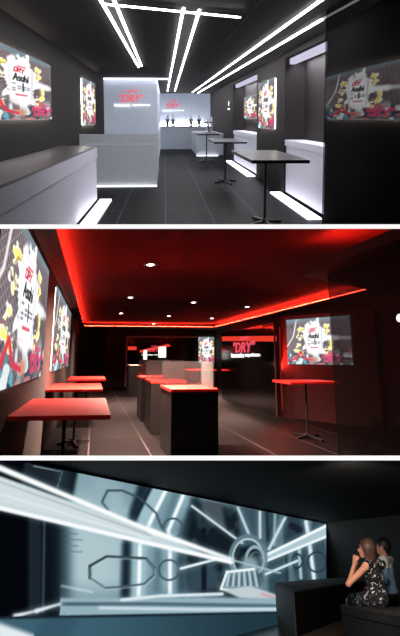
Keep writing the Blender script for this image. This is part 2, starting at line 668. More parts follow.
def poster(room, bl, br, tl, aspect, cu, label, group, out=.035, res=(100, 110)):
    """wall-hung light box: casing with a glowing rim, picture in front; bl, br, tl are its corners on the wall, seen from the front"""
    bl, br, tl = (np.array(p, float) for p in (bl, br, tl))
    U, V = br - bl, tl - bl
    N = unit(np.cross(U, V))
    ul, vl = np.linalg.norm(U), np.linalg.norm(V)
    t = thing(room, 'light_box_poster', label, 'poster', bl + U / 2, group)
    mb = MB().poly_prism([bl + N * .02, br + N * .02, br + V + N * .02, tl + N * .02], N * (out - .02))
    mesh_obj('casing', mb, 'trim_light', t)
    eu, ev = U * .008, V * .008
    rim = MB()
    o0, o1, o2, o3 = bl + 2 * (eu + ev), br + 2 * (ev - eu), br + V - 2 * (eu + ev), tl + 2 * (eu - ev)
    i0, i1, i2, i3 = o0 + 3 * (eu + ev), o1 + 3 * (ev - eu), o2 - 3 * (eu + ev), o3 + 3 * (eu - ev)
    for a, b, c, d in ((o0, o1, i1, i0), (o1, o2, i2, i1), (o2, o3, i3, i2), (o3, o0, i0, i3)):
        rim.poly_prism([a + N * .004, b + N * .004, c + N * .004, d + N * .004], N * .014)
    mesh_obj('back_light', rim, 'led_back' if room is R1 else 'led_back_dim', t)['label'] = 'white light band behind the edge of the light box'
    colour_grid('picture', bl + N * (out + .004), U, V, res[0], res[1], lambda u, v: poster_colours(u, v, aspect, cu), 'picture', t)
    return t


def strip(room, name, p, q, w, h, m, label, cat='light', group=None):
    """LED profile: aluminium channel with a glowing diffuser let into it"""
    p, q = np.array(p, float), np.array(q, float)
    t = thing(room, name, label, cat, (p + q) / 2, group)
    mesh_obj('diffuser', MB().bar(p, q, w, h), m, t)
    off = np.array([0, 0, -h * .6 if name == 'floor_light' else h * .7])
    mesh_obj('channel', MB().bar(p + off, q + off, w * 1.25, h * .4), 'dark', t)
    return t


# ================================================================== STRUCTURE
# ---- made-up wedge slabs dividing the three rooms, front edge white by emission
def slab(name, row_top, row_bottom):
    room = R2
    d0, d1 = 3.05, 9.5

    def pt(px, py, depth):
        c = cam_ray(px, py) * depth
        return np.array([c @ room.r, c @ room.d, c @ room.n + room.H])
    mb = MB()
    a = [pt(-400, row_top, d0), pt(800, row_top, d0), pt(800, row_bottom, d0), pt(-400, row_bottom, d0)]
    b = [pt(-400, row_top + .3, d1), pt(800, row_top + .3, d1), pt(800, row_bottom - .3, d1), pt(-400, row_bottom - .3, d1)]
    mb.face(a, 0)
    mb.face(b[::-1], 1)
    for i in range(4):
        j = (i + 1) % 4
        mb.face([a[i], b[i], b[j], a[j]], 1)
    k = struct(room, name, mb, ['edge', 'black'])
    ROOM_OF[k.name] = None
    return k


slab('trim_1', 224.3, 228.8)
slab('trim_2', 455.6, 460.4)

# ---- upper room
ZC, XL, XR = 2.93, -2.0, 2.48
YB = 33.0
struct(R1, 'floor', MB().box(-2.6, 4.2, 4, YB + .5, -.1, 0), 'floor1')
struct(R1, 'ceiling', MB().box(-2.6, 4.2, 3.0, YB + .5, ZC, ZC + .1), 'ceil1')
struct(R1, 'wall_left', MB().box(XL - .2, XL, 3.0, YB + .5, 0, ZC), 'wall1')
struct(R1, 'wall_back', MB().box(-.5, 3.2, YB, YB + .2, 0, ZC), 'feature')
struct(R1, 'wall_feature', MB().box(XL, -.25, 20.0, YB, 0, ZC), 'feature')
for y0_, y1_, xi_, zl_ in ((3.0, 9.2, XR, 0), (9.2, 12.4, 2.9, 0), (12.4, 16.2, XR, 0), (16.2, 21.9, 2.9, 0), (21.9, YB, XR, 0)):
    struct(R1, 'wall_right', MB().box(xi_, 3.2, y0_, y1_, zl_, ZC), 'wall1')
for y0_, y1_ in ((9.2, 12.4), (16.2, 21.9)):
    struct(R1, 'beam', MB().box(XR, 2.895, y0_ + .002, y1_ - .002, 2.82, ZC - .002), 'wall1')


# ---- middle room
ZL, ZR = 3.1, 3.36
XW = -.8
yb2 = R2.f(118, 387.3)[1]
struct(R2, 'floor', MB().box(-1.4, 9, 4, yb2 + 1, -.1, 0), 'floor2')
cl = MB().box(-1.4, 9, 3, yb2 + 1, ZR, ZR + .1)
struct(R2, 'ceiling', cl, 'ceil2')
LX, RX, BY = R2.z(69, 276, ZL)[0], R2.z(300, 308, ZL)[0], yb2 - 2.0
sf = MB()
TR = .3
sf.box(XW - .3, LX - TR, 3, yb2 + .5, ZL + .04, ZR)
sf.box(XW - .3, LX, 3, yb2 + .5, ZL, ZL + .04)
sf.box(RX + TR, 9, 3, yb2 + .5, ZL + .04, ZR)
sf.box(RX, 9, 3, yb2 + .5, ZL, ZL + .04)
sf.box(LX - TR, RX + TR, BY + TR * 3, yb2 + .5, ZL + .04, ZR)
sf.box(LX, RX, BY, yb2 + .5, ZL, ZL + .04)
struct(R2, 'trim_3', sf, 'wall2')
struct(R2, 'wall_left', MB().box(XW - .2, XW, 3, yb2 + .5, 0, ZR), 'wall2')
struct(R2, 'wall_back', MB().box(XW, 9, yb2, yb2 + .2, 0, ZR), 'wall2')
struct(R2, 'wall_right', MB().box(RX + .5, RX + .7, 3, yb2, 0, ZR), 'wall2')

# ---- cinema
YS = 24.0
ps = R3.y(326, 524, YS)                                   # right top corner of the screen
sdir = unit(R3.ray(511, 562) * np.array([1, 1, 0]))       # horizontal run of the screen wall, away to the right
snor = np.array([sdir[1], -sdir[0], 0])                   # faces the seats
ZT, ZB = ps[2], -.25
ZC3 = ZT + .04


def on_screen(px, py): return R3.hit(px, py, snor, snor @ ps)


sl = on_screen(-70, 600)
s_left, s_right = (sl - ps) @ sdir, 0.0
struct(R3, 'floor', MB().box(-9, 9, 4, 34, ZB - .1, ZB), 'floor3')
struct(R3, 'ceiling', MB().box(-9, 9, 3, 34, ZC3, ZC3 + .1), 'ceil3')
w0, w1 = ps + sdir * (s_left - 2), ps + sdir * .3
bk = -snor * .06
struct(R3, 'wall_left', MB().poly_prism([(*(w0 + bk)[:2], ZB), (*(w1 + bk)[:2], ZB), (*(w1 + bk)[:2], ZC3), (*(w0 + bk)[:2], ZC3)], -snor * .2), 'wall3')
q0 = ps + sdir * .06
q1 = R3.y(420, 530, 19.2)
rn = unit(np.array([-(q1 - q0)[1], (q1 - q0)[0], 0]))
struct(R3, 'wall_right', MB().poly_prism([(*q0[:2], ZB), (*q1[:2], ZB), (*q1[:2], ZC3), (*q0[:2], ZC3)], rn * .2), 'wall3')

# ================================================================== OBJECTS, UPPER ROOM
ZS = ZC - .02


def cz(px, py): return R1.z(px, py, ZS)


strip(R1, 'light_strip', cz(94, -12), cz(138.5, 67), .03, .015, 'led', 'leftmost white LED strip on the dark ceiling, running towards the pale feature wall')
strip(R1, 'light_strip', cz(109, -12), cz(141.5, 66), .03, .015, 'led', 'white LED strip on the dark ceiling just right of the leftmost strip')
strip(R1, 'light_strip', cz(104, -1.5) - (0, 0, .06), cz(240, 12.5) - (0, 0, .06), .03, .015, 'led', 'white LED strip crossing the top of the dark ceiling sideways')
strip(R1, 'light_strip', cz(183.5, 8), cz(167.5, 91), .03, .015, 'led', 'white LED strip in mid ceiling, left one of the pair towards the back bar')
strip(R1, 'light_strip', cz(199.5, 10), cz(174.8, 91), .03, .015, 'led', 'white LED strip in mid ceiling, right one of the pair towards the back bar')
strip(R1, 'light_strip', cz(352, -22), cz(192.5, 92.3), .03, .015, 'led', 'long white LED strip on the ceiling, upper one of the pair on the right')
strip(R1, 'light_strip', cz(322, 19.5), cz(198, 93), .03, .015, 'led', 'long white LED strip on the ceiling, lower one of the pair on the right')
strip(R1, 'light_strip', cz(374, -9), cz(324, 18.3), .03, .015, 'led_glass_dim', 'LED strip behind the smoked glass at the top right, dimming put into its emission')
a = R1.y(103, 78, 19.9)
b = R1.y(168, 78, 19.9)
strip(R1, 'light_strip', (XL + .02, 19.9, ZS - .04), (b[0], 19.9, ZS - .04), .1, .05, 'led_soft', 'white LED strip along the head of the pale feature wall')
tk = MB().bar(R1.z(200, 72, ZC - .01), R1.z(268, -6, ZC - .01), .035, .02)
tag(mesh_obj('ceiling_track', tk, 'black', None, R1), 'thin black track line on the dark ceiling', 'track')

# left counter
CT = 1.073
cx_front = R1.f(98, 201.5)[0]
cy_end = R1.f(98, 201.5)[1]
t = thing(R1, 'service_counter', 'long white service counter with a grey top along the left wall', 'counter', ((XL + cx_front) / 2, cy_end - 1, 0))
mesh_obj('body', MB().box(XL + .01, cx_front - .015, 3.2, cy_end - .02, .05, .82), 'white', t)
mesh_obj('apron', MB().box(XL + .01, cx_front, 3.2, cy_end, .835, CT - .03), 'white', t)
mesh_obj('worktop', MB().box(XL + .01, cx_front - .004, 3.2, cy_end, CT - .028, CT), 'countertop', t)
strip(R1, 'floor_light', (cx_front + .14, 4, .02), (cx_front + .14, cy_end + .1, .02), .22, .03, 'led_soft', 'white light strip on the floor at the foot of the left service counter')  # LED strip widened to stand in for its glow on the floor
# reception counter
g0 = R1.f(80, 187)
g1 = R1.f(157, 187)
yf = g0[1]
gt = R1.y(120, 135, yf)[2]
t = thing(R1, 'reception_counter', 'frosted glass reception counter in front of the pale feature wall', 'counter', ((XL + g1[0]) / 2, yf + 2, 0))
mesh_obj('front_panel', MB().box(XL + .02, g1[0], yf, yf + .04, .03, gt), 'frost', t)
mesh_obj('end_panel', MB().box(g1[0] - .03, g1[0], yf + .045, yf + 4.5, .03, gt), 'frost', t)
mesh_obj('core', MB().box(XL + .05, g1[0] - .06, yf + .6, yf + 4.4, .03, gt - .12), 'countertop', t)
mesh_obj('top_edge', MB().box(XL + .02, g1[0], yf - .005, yf + .05, gt, gt + .018), 'white', t)
mesh_obj('white_line', MB().box(XL + .15, g1[0] - .03, yf - .008, yf - .001, R1.y(120, 144.5, yf)[2], R1.y(120, 143.6, yf)[2]), 'white', t)  # thin white bar across the counter front
mesh_obj('base_light', MB().box(XL + .02, g1[0], yf - .06, yf + .02, .004, .028), 'led_soft', t)['label'] = 'white light line under the counter front'
# back bar
t = thing(R1, 'back_bar', 'white back bar counter below the far red sign', 'counter', (.9, 31.5, 0))
bh = R1.y(180, 126.5, 31)[2]
mesh_obj('body', MB().box(-.24, XR - .02, 31, YB - .01, 0, bh - .04), 'panel', t)
mesh_obj('worktop', MB().box(-.24, XR - .02, 30.95, YB - .01, bh - .038, bh), 'white', t)
mesh_obj('glow_line', MB().box(-.2, XR - .06, YB - .12, YB - .02, bh + .005, bh + .07), 'led', t)['label'] = 'white light line along the back of the bar'
# taps
ty = 31.6


def tap(px, label, room_y, base_z, tall, first=None):
    bx = R1.y(px, 120, room_y)[0]
    if first:
        return dup(first, (bx, room_y, base_z), label)
    t = thing(R1, 'beer_tap', label, 'tap', (bx, room_y, base_z), 'beer taps on the back bar')
    tc_ = mesh_obj('column', smooth_mb(bx, room_y, base_z, tall), 'dark', t)
    mesh_obj('spout', MB().box(bx - .03, bx + .03, room_y - .5, room_y - .1, base_z + tall * .55, base_z + tall * .66), 'chrome', tc_)
    mesh_obj('handle', MB().lathe(bx, room_y - .12, [(.03, base_z + tall * .72), (.05, base_z + tall * .95), (.06, base_z + tall * 1.12), (.02, base_z + tall * 1.16)], 10), 'white', t)
    return t


def smooth_mb(bx, by, bz, tall):
    return MB().lathe(bx, by, [(.12, bz), (.12, bz + .03), (.06, bz + .05), (.06, bz + tall * .5), (.1, bz + tall * .55), (.1, bz + tall * .75), (.03, bz + tall * .8)], 12)


t0 = tap(167.5, 'dark beer tap on the back bar, first from the left', ty, bh, .5)
tap(173, 'dark beer tap on the back bar, second from the left', ty, bh, .5, t0)
tap(191, 'dark beer tap on the back bar, third from the left', ty, bh, .5, t0)
tap(199, 'dark beer tap on the back bar, fourth from the left, nearest the right counter', ty, bh, .5, t0)
# signs
def sign(room, c0, udir, w_word, h_word, w_tag, label, group, thick, d_tag, name='neon_sign'):
    t = thing(room, name, label, 'sign', c0, group)
    up = np.array([0, 0, 1.0])
    N = np.cross(unit(udir), up)
    c = np.array(c0) + N * .015
    mb = lettering(MB(), '"DRY"', c, udir, up, w_word * .9, h_word * .8, .25, .0, thick)
    lettering(mb, 'SUPER', c + up * h_word * .78, udir, up, w_word * .42, h_word * .22, .15, .01, thick)
    mesh_obj('lettering', mb, 'neon_red', t)
    for wd_, off_, wid_ in (('immersive', -.265, .43), ('experience', .245, .49)):
        mesh_obj('tagline', lettering(MB(), wd_, c - up * d_tag + unit(udir) * w_tag * off_, udir, up, w_tag * wid_, h_word * .3, 0, .01, thick), 'neon_white', t)
    return t


k = 19.98
p = R1.y(132, 98.3, k)
q_ = R1.y(132, 105.2, k)
sc_ = k / 600.
sign(R1, p, (1, 0, 0), 27 * sc_, 9 * sc_, 36 * sc_, 'red and white lettered sign on the pale feature wall above the reception counter', 'lettered signs of the upper room', .03, p[2] - q_[2])
k = YB - .01
p = R1.y(173, 105.6, k)
q_ = R1.y(173, 110.4, k)
sc_ = k / 600.
sign(R1, p, (1, 0, 0), 17 * sc_, 5.6 * sc_, 22 * sc_, 'red and white lettered sign on the far wall above the back bar', 'lettered signs of the upper room', .03, p[2] - q_[2])
# far counter at the right
fy = R1.f(207, 156)[1]
fx0, fx1 = R1.y(196.5, 150, fy)[0], R1.y(218, 150, fy)[0]
fh = R1.y(207, 133.5, fy)[2]
t = thing(R1, 'bar_counter', 'pale counter standing out from the right wall near the back bar', 'counter', ((fx0 + fx1) / 2, fy + 1, 0))
mesh_obj('body', MB().box(fx0, XR - .02, fy, 30.4, .04, fh - .04), 'panel', t)
mesh_obj('worktop', MB().box(fx0 - .02, XR - .02, fy - .05, 30.4, fh - .038, fh), 'white', t)
mesh_obj('base_light', MB().box(fx0, fx1, fy - .1, fy - .02, .004, .03), 'led_soft', t)
bx, by = R1.y(208, 125, fy + 1.5)[0], fy + 1.5
t = thing(R1, 'tap_tower', 'chrome tap tower standing on the pale right counter behind the bar tables', 'tap', (bx, by, fh))
mesh_obj('column', MB().lathe(bx, by, [(.13, fh), (.13, fh + .04), (.06, fh + .07), (.05, fh + .62), (.02, fh + .66)], 14), 'chrome', t)
mesh_obj('crossbar', MB().box(bx - .2, bx + .2, by - .06, by + .06, fh + .4, fh + .48), 'chrome', t)
for s in (-.15, 0, .15):
    mesh_obj('handle', MB().lathe(bx + s, by - .1, [(.02, fh + .49), (.035, fh + .62), (.015, fh + .7)], 8), 'white', t)
# niches
def niche(y0, y1, which):
    t = thing(R1, 'niche_counter', f'white lacquered wall counter in the {which} of the right wall', 'counter', (2.7, (y0 + y1) / 2, 0), 'counters in the right wall niches')
    mesh_obj('body', MB().box(XR + .04, 2.9, y0 + .01, y1 - .01, .06, 1.02), 'white', t)
    mesh_obj('worktop', MB().box(XR + .01, 2.9, y0 + .01, y1 - .01, 1.03, 1.15), 'white', t)
    strip(R1, 'floor_light', (XR - .14, y0, .02), (XR - .14, y1 + .2, .02), .22, .03, 'led_soft', f'white floor light strip below the counter in the {which}')  # wide diffuser also stands in for the pool of light on the floor
    t = thing(R1, 'niche_light', f'lit lavender box light under the head of the {which}', 'light', (2.6, (y0 + y1) / 2, 2.7))
    mesh_obj('diffuser', MB().box(2.55, 2.66, y0 + .05, y1 - .1, 2.69, 2.8), 'led_niche', t)
    ld = bpy.data.lights.new('niche_beam', 'AREA')
    ld.shape = 'RECTANGLE'
    ld.size, ld.size_y, ld.energy, ld.color = .14, y1 - y0 - .3, 14 * (y1 - y0), (.9, .88, 1)
    lo = bpy.data.objects.new('niche_beam', ld)
    C.objects.link(lo)
    lo.matrix_world = R1.M @ Matrix.Translation(Vector((2.74, (y0 + y1) / 2, 2.76)))
    mesh_obj('housing', MB().box(2.54, 2.88, y0 + .05, y1 - .1, 2.801, 2.818), 'wall1', t)


niche(9.2, 12.4, 'near niche beside the smoked glass')
niche(16.2, 21.9, 'far niche behind the pillar')
# emblem on far right wall
ex = XR - .01
e0 = R1.x(229, 104, ex)
t = thing(R1, 'wall_emblem', 'small white flower shaped emblem with a short word on the dark right wall', 'sign', e0)
up = np.array([0, 0, 1.0])
dn = np.array([0, -1.0, 0])
es = e0[1] / 600.
mb = MB()
for a_, l_ in ((-55, 2.6), (0, 3.4), (55, 2.6)):
    d_ = math.radians(a_)
    tip = e0 + up * math.cos(d_) * l_ * es * .9 + dn * math.sin(d_) * l_ * es * 3.2
    mid1 = e0 + up * l_ * es * .4 + dn * (math.sin(d_) * .5 - .25) * 3.0 * l_ * es * .6
    mid2 = e0 + up * l_ * es * .4 + dn * (math.sin(d_) * .5 + .25) * 3.0 * l_ * es * .6
    mb.poly_prism([e0 - up * 2 * es, mid1, tip, mid2], (-.02, 0, 0))
mesh_obj('mark', mb, 'neon_white', t)
mesh_obj('wording', lettering(MB(), 'DRY', e0 - up * 5 * es, dn, up, 6 * es * 3.0, 1.6 * es, 0, .0, .02), 'neon_white', t)
# bar tables
TH = 1.06
def bar_table(room, name, base, label, group, w, dp, mtop, foot, h=TH, foot_y=2.2):
    t = thing(room, name, label, 'table', base, group)
    x, y, z = base
    mesh_obj('tabletop', MB().box(x - w / 2, x + w / 2, y - dp / 2, y + dp / 2, h - .045, h), mtop, t, bevel=.006)
    pl_ = mesh_obj('pole', MB().lathe(x, y, [(.022, .06), (.022, h - .06)], 16), 'dark', t)
    mesh_obj('collar', MB().lathe(x, y, [(.03, h - .075), (.09, h - .055), (.09, h - .046)], 16), 'dark', pl_)
    mesh_obj('hub', MB().lathe(x, y, [(.05, .03), (.055, .05), (.05, .085), (.024, .1)], 16), 'dark', pl_)
    for i in range(4):
        a_ = math.pi / 4 * (2 * i) + .3
        e = np.array([x + math.cos(a_) * foot, y + math.sin(a_) * foot * foot_y, .02])
        c = np.array([x, y, .065])
        s = unit(np.cross(e - c, (0, 0, 1))) * .03
        leg = MB().poly_prism([c - s - (0, 0, .03), c + s - (0, 0, .03), e + s * .8 - (0, 0, .02), e - s * .8 - (0, 0, .02)], (0, 0, .04))
        mesh_obj('foot', leg, 'dark', t)
    return t


tx = 1.49
b1 = bar_table(R1, 'bar_table', (tx, 8.85, 0), 'black square topped bar table nearest the camera in the bright bar', 'black bar tables', .76, 2.4, 'tabletop', .28)
dup(b1, (tx, R1.f(222.5, 182.5)[1], 0), 'black square topped bar table in the middle of the row of three')
dup(b1, (tx, R1.f(205, 162.5)[1], 0), 'black bar table farthest back, beside the pale right counter')
# prints
PG = 'light box prints of the upper room'
def rp(px, py): return R1.x(px, py, XL + .002)


e = rp(49, 92)
y1_, zt_, zb_ = e[1], R1.x(49.3, 66, XL)[2], R1.x(48, 119, XL)[2]
y0_ = R1.x(-62, 92, XL)[1]
poster(R1, (XL, y0_, zb_), (XL, y1_, zb_), (XL, y0_, zt_), 1.2, .58, 'large wide glowing print on the left wall above the service counter', PG, res=(150, 90))
ya, yb_ = R1.x(81, 100, XL)[1], R1.x(94, 100, XL)[1]
poster(R1, (XL, ya, 1.42), (XL, yb_, 1.42), (XL, ya, 2.56), .75, .5, 'narrow upright glowing print on the left wall beside the pale feature wall', PG)
ya, yb_ = R1.x(276, 100, XR)[1], R1.x(260, 100, XR)[1]
zt_, zb_ = R1.x(276, 77.5, XR)[2], R1.x(276, 129.5, XR)[2]
poster(R1, (XR, yb_, zb_), (XR, ya, zb_), (XR, yb_, zt_), .75, .5, 'upright glowing print on the pillar between the two niches', PG)
xn = 2.898
ya, yb_ = R1.x(258.5, 100, xn)[1], R1.x(245, 100, xn)[1]
zt_, zb_ = R1.x(256, 95, xn)[2], R1.x(256, 118, xn)[2]
poster(R1, (xn, yb_, zb_), (xn, ya, zb_), (xn, yb_, zt_), 1.0, .48, 'small glowing print on the back of the far niche', PG)
ya, yb_ = R1.x(425, 100, XR)[1], R1.x(327.5, 100, XR)[1]
poster(R1, (XR, yb_, 1.585), (XR, ya, 1.585), (XR, yb_, 2.21), 1.46, .45, 'wide print dimmed behind the smoked glass at the right', PG, res=(150, 80))
# smoked glass
gx = 2.0
gy = R1.x(324, 110, gx)[1]
tag(mesh_obj('glass_partition', MB().box(gx, gx + .02, 3.1, gy, 0, ZC - .005), 'smoke', None, R1, (gx, 5, 0)), 'dark smoked glass partition at the right side of the bright bar', 'partition')

# ================================================================== OBJECTS, MIDDLE ROOM
# red cove lights on the inner faces of the ceiling recess
zc0, zc1 = ZL + .045, ZL + .09


def cove(x0, x1, y0, y1, label):
    mb = MB().box(x0, x1, y0, y1, zc0, zc1 - .002, 1)
    mb.face([(x0, y0, zc1), (x1, y0, zc1), (x1, y1, zc1), (x0, y1, zc1)], 0)
    tag(mesh_obj('cove_light', mb, ['cove', 'dark'], None, R2, ((x0 + x1) / 2, (y0 + y1) / 2, zc0)), label, 'light', 'red cove lights')


zc0, zc1 = ZL + .075, ZL + .095
cove(LX - .1, LX - .05, 3, BY, 'red cove light along the left edge of the ceiling recess')
cove(RX + .08, RX + .13, 3, BY, 'red cove light along the right edge of the ceiling recess')
cove(LX, RX, BY + .2, BY + .3, 'red cove light along the far edge of the ceiling recess')
# downlights
DL = [(150.5, 264, 'nearest and brightest round downlight in the black ceiling recess'),
      (130.5, 297, 'round downlight behind the nearest one, a little to its left'),
      (193.5, 302, 'round downlight in the middle of the ceiling recess'),
      (247, 306.5, 'rightmost round downlight, near the right red cove'),
      (121, 313, 'leftmost round downlight, near the left red cove'),
      (169, 315.7, 'round downlight behind the middle one, a little to its left'),
      (212, 318, 'round downlight behind the middle one, a little to its right'),
      (153.6, 323.4, 'round downlight in the farthest row, left one'),
      (189, 325.5, 'round downlight in the farthest row, right one')]
d0 = None
DL_DONE = []
for px, py, lb in DL:
    p = R2.z(px, py, ZR - .002)
    if d0 is None:
        d0 = thing(R2, 'downlight', lb, 'light', p, 'downlights in the dark ceiling')
        ring = MB().lathe(p[0], p[1], [(.14, p[2]), (.14, p[2] - .012), (.075, p[2] - .018), (.075, p[2] - .002)], 24, 0, 1, 1.6)
        mesh_obj('trim_ring', ring, 'chrome', d0)
        mesh_obj('lens', MB().lathe(p[0], p[1], [(.07, p[2] - .004), (.065, p[2] - .022), (.03, p[2] - .03)], 24, 0, 1, 1.6), 'lens', d0)
    else:
        dup(d0, p, lb)
    ld = bpy.data.lights.new('downlight_beam', 'SPOT')
    ld.energy = 9000 if len(DL_DONE) == 0 else 3000
    DL_DONE.append(lb)
    ld.color = (1, .62, .5)
    ld.spot_size = 2.6
    ld.spot_blend = 1
    ld.shadow_soft_size = .1
    lo = bpy.data.objects.new('downlight_beam', ld)
    C.objects.link(lo)
    lo.matrix_world = R2.M @ Matrix.Translation(Vector(p - np.array([0, 0, .06])))
# prints on the left wall
PG2 = 'light box prints of the red room'
def lw(px, py): return R2.x(px, py, XW)


e_t, e_b = lw(46.5, 270.5), lw(39.5, 375.5)
yr = (e_t[1] + e_b[1]) / 2
yl = lw(-16, 357)[1]
poster(R2, (XW, yl, e_b[2]), (XW, yr, e_b[2]), (XW, yl, e_t[2]), 1.05, .46, 'tall glowing print on the left wall at the left end of the red room', PG2, res=(130, 150))
e_t, e_b = lw(70.3, 314), lw(66.6, 366)
yr = (e_t[1] + e_b[1]) / 2
yl = lw(51.5, 340)[1]
poster(R2, (XW, yl, e_b[2]), (XW, yr, e_b[2]), (XW, yl, e_t[2]), 1.0, .48, 'second tall glowing print on the left wall, farther back above the red tables', PG2, res=(110, 130))
# red wall tables
RT = 1.05
zt = RT


tx0, tx1, dep = XW + .01, .2, 2.6
wd, xc = tx1 - tx0, (tx0 + tx1) / 2
yn = R2.z(80, 389.3, zt)[1] + dep / 2
r0 = bar_table(R2, 'bar_table', (xc, yn, 0), 'red topped bar table against the left wall, second from the front', 'red topped tables on the left wall', wd, dep, 'redtop', .3, RT)
yn = R2.z(60, 415.5, zt)[1] + dep / 2
dup(r0, (xc, yn, 0), 'red topped bar table nearest the camera at the lower left of the red room')
yn = R2.z(90, 379.3, zt)[1] + dep / 2
dup(r0, (xc + .16, yn, 0), 'red topped bar table against the left wall, farthest back')
# kiosks with glass shields
KH = 1.09
kx0, kx1 = R2.z(171, 389, KH)[0], R2.z(219, 389, KH)[0]
kl = [(195, 389, 'black plinth with a red top and glass shield nearest the camera'),
      (170, 380.8, 'black plinth with a red top and glass shield, middle one of three'),
      (157, 377, 'black plinth with a red top and glass shield, rearmost of three')]
k0 = None
for px, py, lb in kl:
    ky = R2.z(px, py, KH)[1]
    base = ((kx0 + kx1) / 2, ky + .8, 0)
    if k0 is None:
        k0 = thing(R2, 'display_plinth', lb, 'plinth', base, 'glass shielded plinths')
        mesh_obj('body', MB().box(kx0, kx1, ky, ky + 1.6, 0, KH - .05), 'kiosk', k0, bevel=.006)
        mesh_obj('top', MB().box(kx0 - .01, kx1 + .01, ky - .02, ky + 1.62, KH - .048, KH), 'redtop', k0, bevel=.005)
        gl = mesh_obj('glass_shield', MB().box(kx0 + .01, kx1 - .01, ky + 1.5, ky + 1.53, KH + .002, KH + .43), 'clear', k0)
        for q in (kx0 + .08, kx1 - .1):
            mesh_obj('clamp', MB().box(q, q + .03, ky + 1.48, ky + 1.55, KH + .001, KH + .035), 'chrome', gl)
        mesh_obj('glass_wing', MB().box(kx1 - .03, kx1 - .012, ky + .3, ky + 1.49, KH + .002, KH + .43), 'clear', k0)
    else:
        dup(k0, base, lb)
p0, p1 = R2.z(130, 366, 1.3), R2.z(141, 366, 1.3)
py_ = R2.f(135, 397)[1]
xa, xb = R2.y(129.5, 380, py_)[0], R2.y(141, 380, py_)[0]
ph = R2.y(135, 365, py_)[2]
t = thing(R2, 'black_pedestal', 'plain tall black pedestal behind the rearmost glass shielded plinth', 'plinth', ((xa + xb) / 2, py_ + .8, 0))
mesh_obj('body', MB().box(xa, xb, py_, py_ + 1.6, 0, ph - .03), 'kiosk', t)
mesh_obj('top', MB().box(xa - .01, xb + .01, py_ - .02, py_ + 1.62, ph - .029, ph), 'trim_pale', t)
ry = R2.z(200, 370, RT)[1]
xa, xb = R2.z(188, 369.5, RT)[0], R2.z(213, 369.5, RT)[0]
bar_table(R2, 'bar_table', ((xa + xb) / 2, ry + 1.3, 0), 'small red topped bar table behind the glass shields under the far print', None, xb - xa, 2.4, 'redtop', .3, RT)
# pillar at the back left
pa, pb = R2.y(104.5, 360, yb2 - 1)[0], R2.y(110.5, 360, yb2 - 1)[0]
struct(R2, 'column', MB().box(pa, pb, yb2 - 1, yb2, 0, ZL), 'wall2')
# black glass on back wall with lamps and glowing stand-ins for cove reflections
ya = yb2 - .06
xa, xb = R2.y(127, 360, ya)[0], R2.y(198, 360, ya)[0]
za = R2.y(160, 337.5, ya)[2]
t = thing(R2, 'glass_panel', 'large black glass panel on the far wall of the red room', 'panel', ((xa + xb) / 2, ya, 0))
mesh_obj('glass', MB().box(xa, xb, ya - .04, ya + .03, .015, za), 'mirror', t)
mesh_obj('head_trim', MB().box(xa - .02, xb, ya - .08, ya + .05, za, za + .07), 'trim_pale', t)
mesh_obj('side_trim', MB().box(xa - .09, xa - .005, ya - .08, ya + .03, .015, za + .07), 'trim_pale', t)


def back_pt(px, py, off=.06): return R2.y(px, py, ya - off)


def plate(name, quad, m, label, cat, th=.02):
    pts = [back_pt(*c, .07 if name == 'reflection_bar' else .1) for c in quad]
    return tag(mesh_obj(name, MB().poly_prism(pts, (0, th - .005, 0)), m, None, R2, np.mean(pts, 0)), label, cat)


plate('reflection_bar', [(128, 346.5), (136.5, 346.5), (136.5, 350), (128, 350)], 'cove_reflection', 'short bar of reflected red cove light at the left of the black glass panel', 'light')  # cove reflections in the glass, built as glowing bars
plate('reflection_bar', [(139.5, 350.5), (168, 344), (171, 346), (140.5, 352.8)], 'cove_reflection', 'slanting bar of reflected red cove light across the black glass panel', 'light')
plate('lamp_box', [(143.5, 350.5), (147, 350), (147, 359.5), (143.5, 359.5)], 'led_edge', 'narrow white light panel left of the small sign on the black glass', 'light')
plate('lamp_box', [(158.5, 347), (166, 346.5), (166, 357.5), (158.5, 357.5)], 'led_edge', 'wider white light panel right of the small sign on the black glass', 'light')
c0 = back_pt(154, 350, .12)
s_ = ya / 625.
sign(R2, c0, (1, 0, 0), 15 * s_, 4.6 * s_, 25 * s_, 'small red and white lettered sign on the black glass at the far wall', 'lettered signs of the red room', .03, 4.6 * s_)
# far print
yk = yb2 - .01
a0, a1 = R2.y(198.5, 363, yk), R2.y(214, 362, yk)
a2 = R2.y(198.5, 337, yk)
poster(R2, (a0[0], yk, a0[2]), (a1[0], yk, a0[2]), (a0[0], yk, a2[2]), .75, .5, 'small glowing print on the far wall between the black glass panels', PG2, res=(80, 90))
# partition of black glass at the right with the sign
pn = R2.f(278.5, 417)
px_ = pn[0]
pt_z = R2.hit(277.6, 322.5, (0, 1, 0), pn[1])[2]
pfar = R2.x(221.5, 360, px_)[1]
t = thing(R2, 'glass_partition', 'black glass partition with a red sign on the right of the red room', 'partition', (px_, (pn[1] + pfar) / 2, 0))
mesh_obj('glass', MB().box(px_, px_ + .06, pn[1] + .12, pfar, 0, pt_z), 'mirror', t)
mesh_obj('post', MB().box(px_ - .03, px_ + .09, pn[1] - .01, pn[1] + .115, 0, pt_z + .02), 'redlit_wall', t)
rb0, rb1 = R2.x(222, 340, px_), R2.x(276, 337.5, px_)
mesh_obj('reflection_band', MB().poly_prism([R2.x(222, 341, px_ - .01), R2.x(276, 341.5, px_ - .01), R2.x(276, 335.8, px_ - .01), R2.x(222, 336.5, px_ - .01)], (.009, 0, 0)), 'cove_reflection', t)['label'] = 'red band of reflected cove light near the top of the glass'  # reflection of the red cove, built as a glowing strip
sc_ = R2.x(245, 347, px_ - .015)
s_ = sc_[1] / 625.
st_ = 3.0
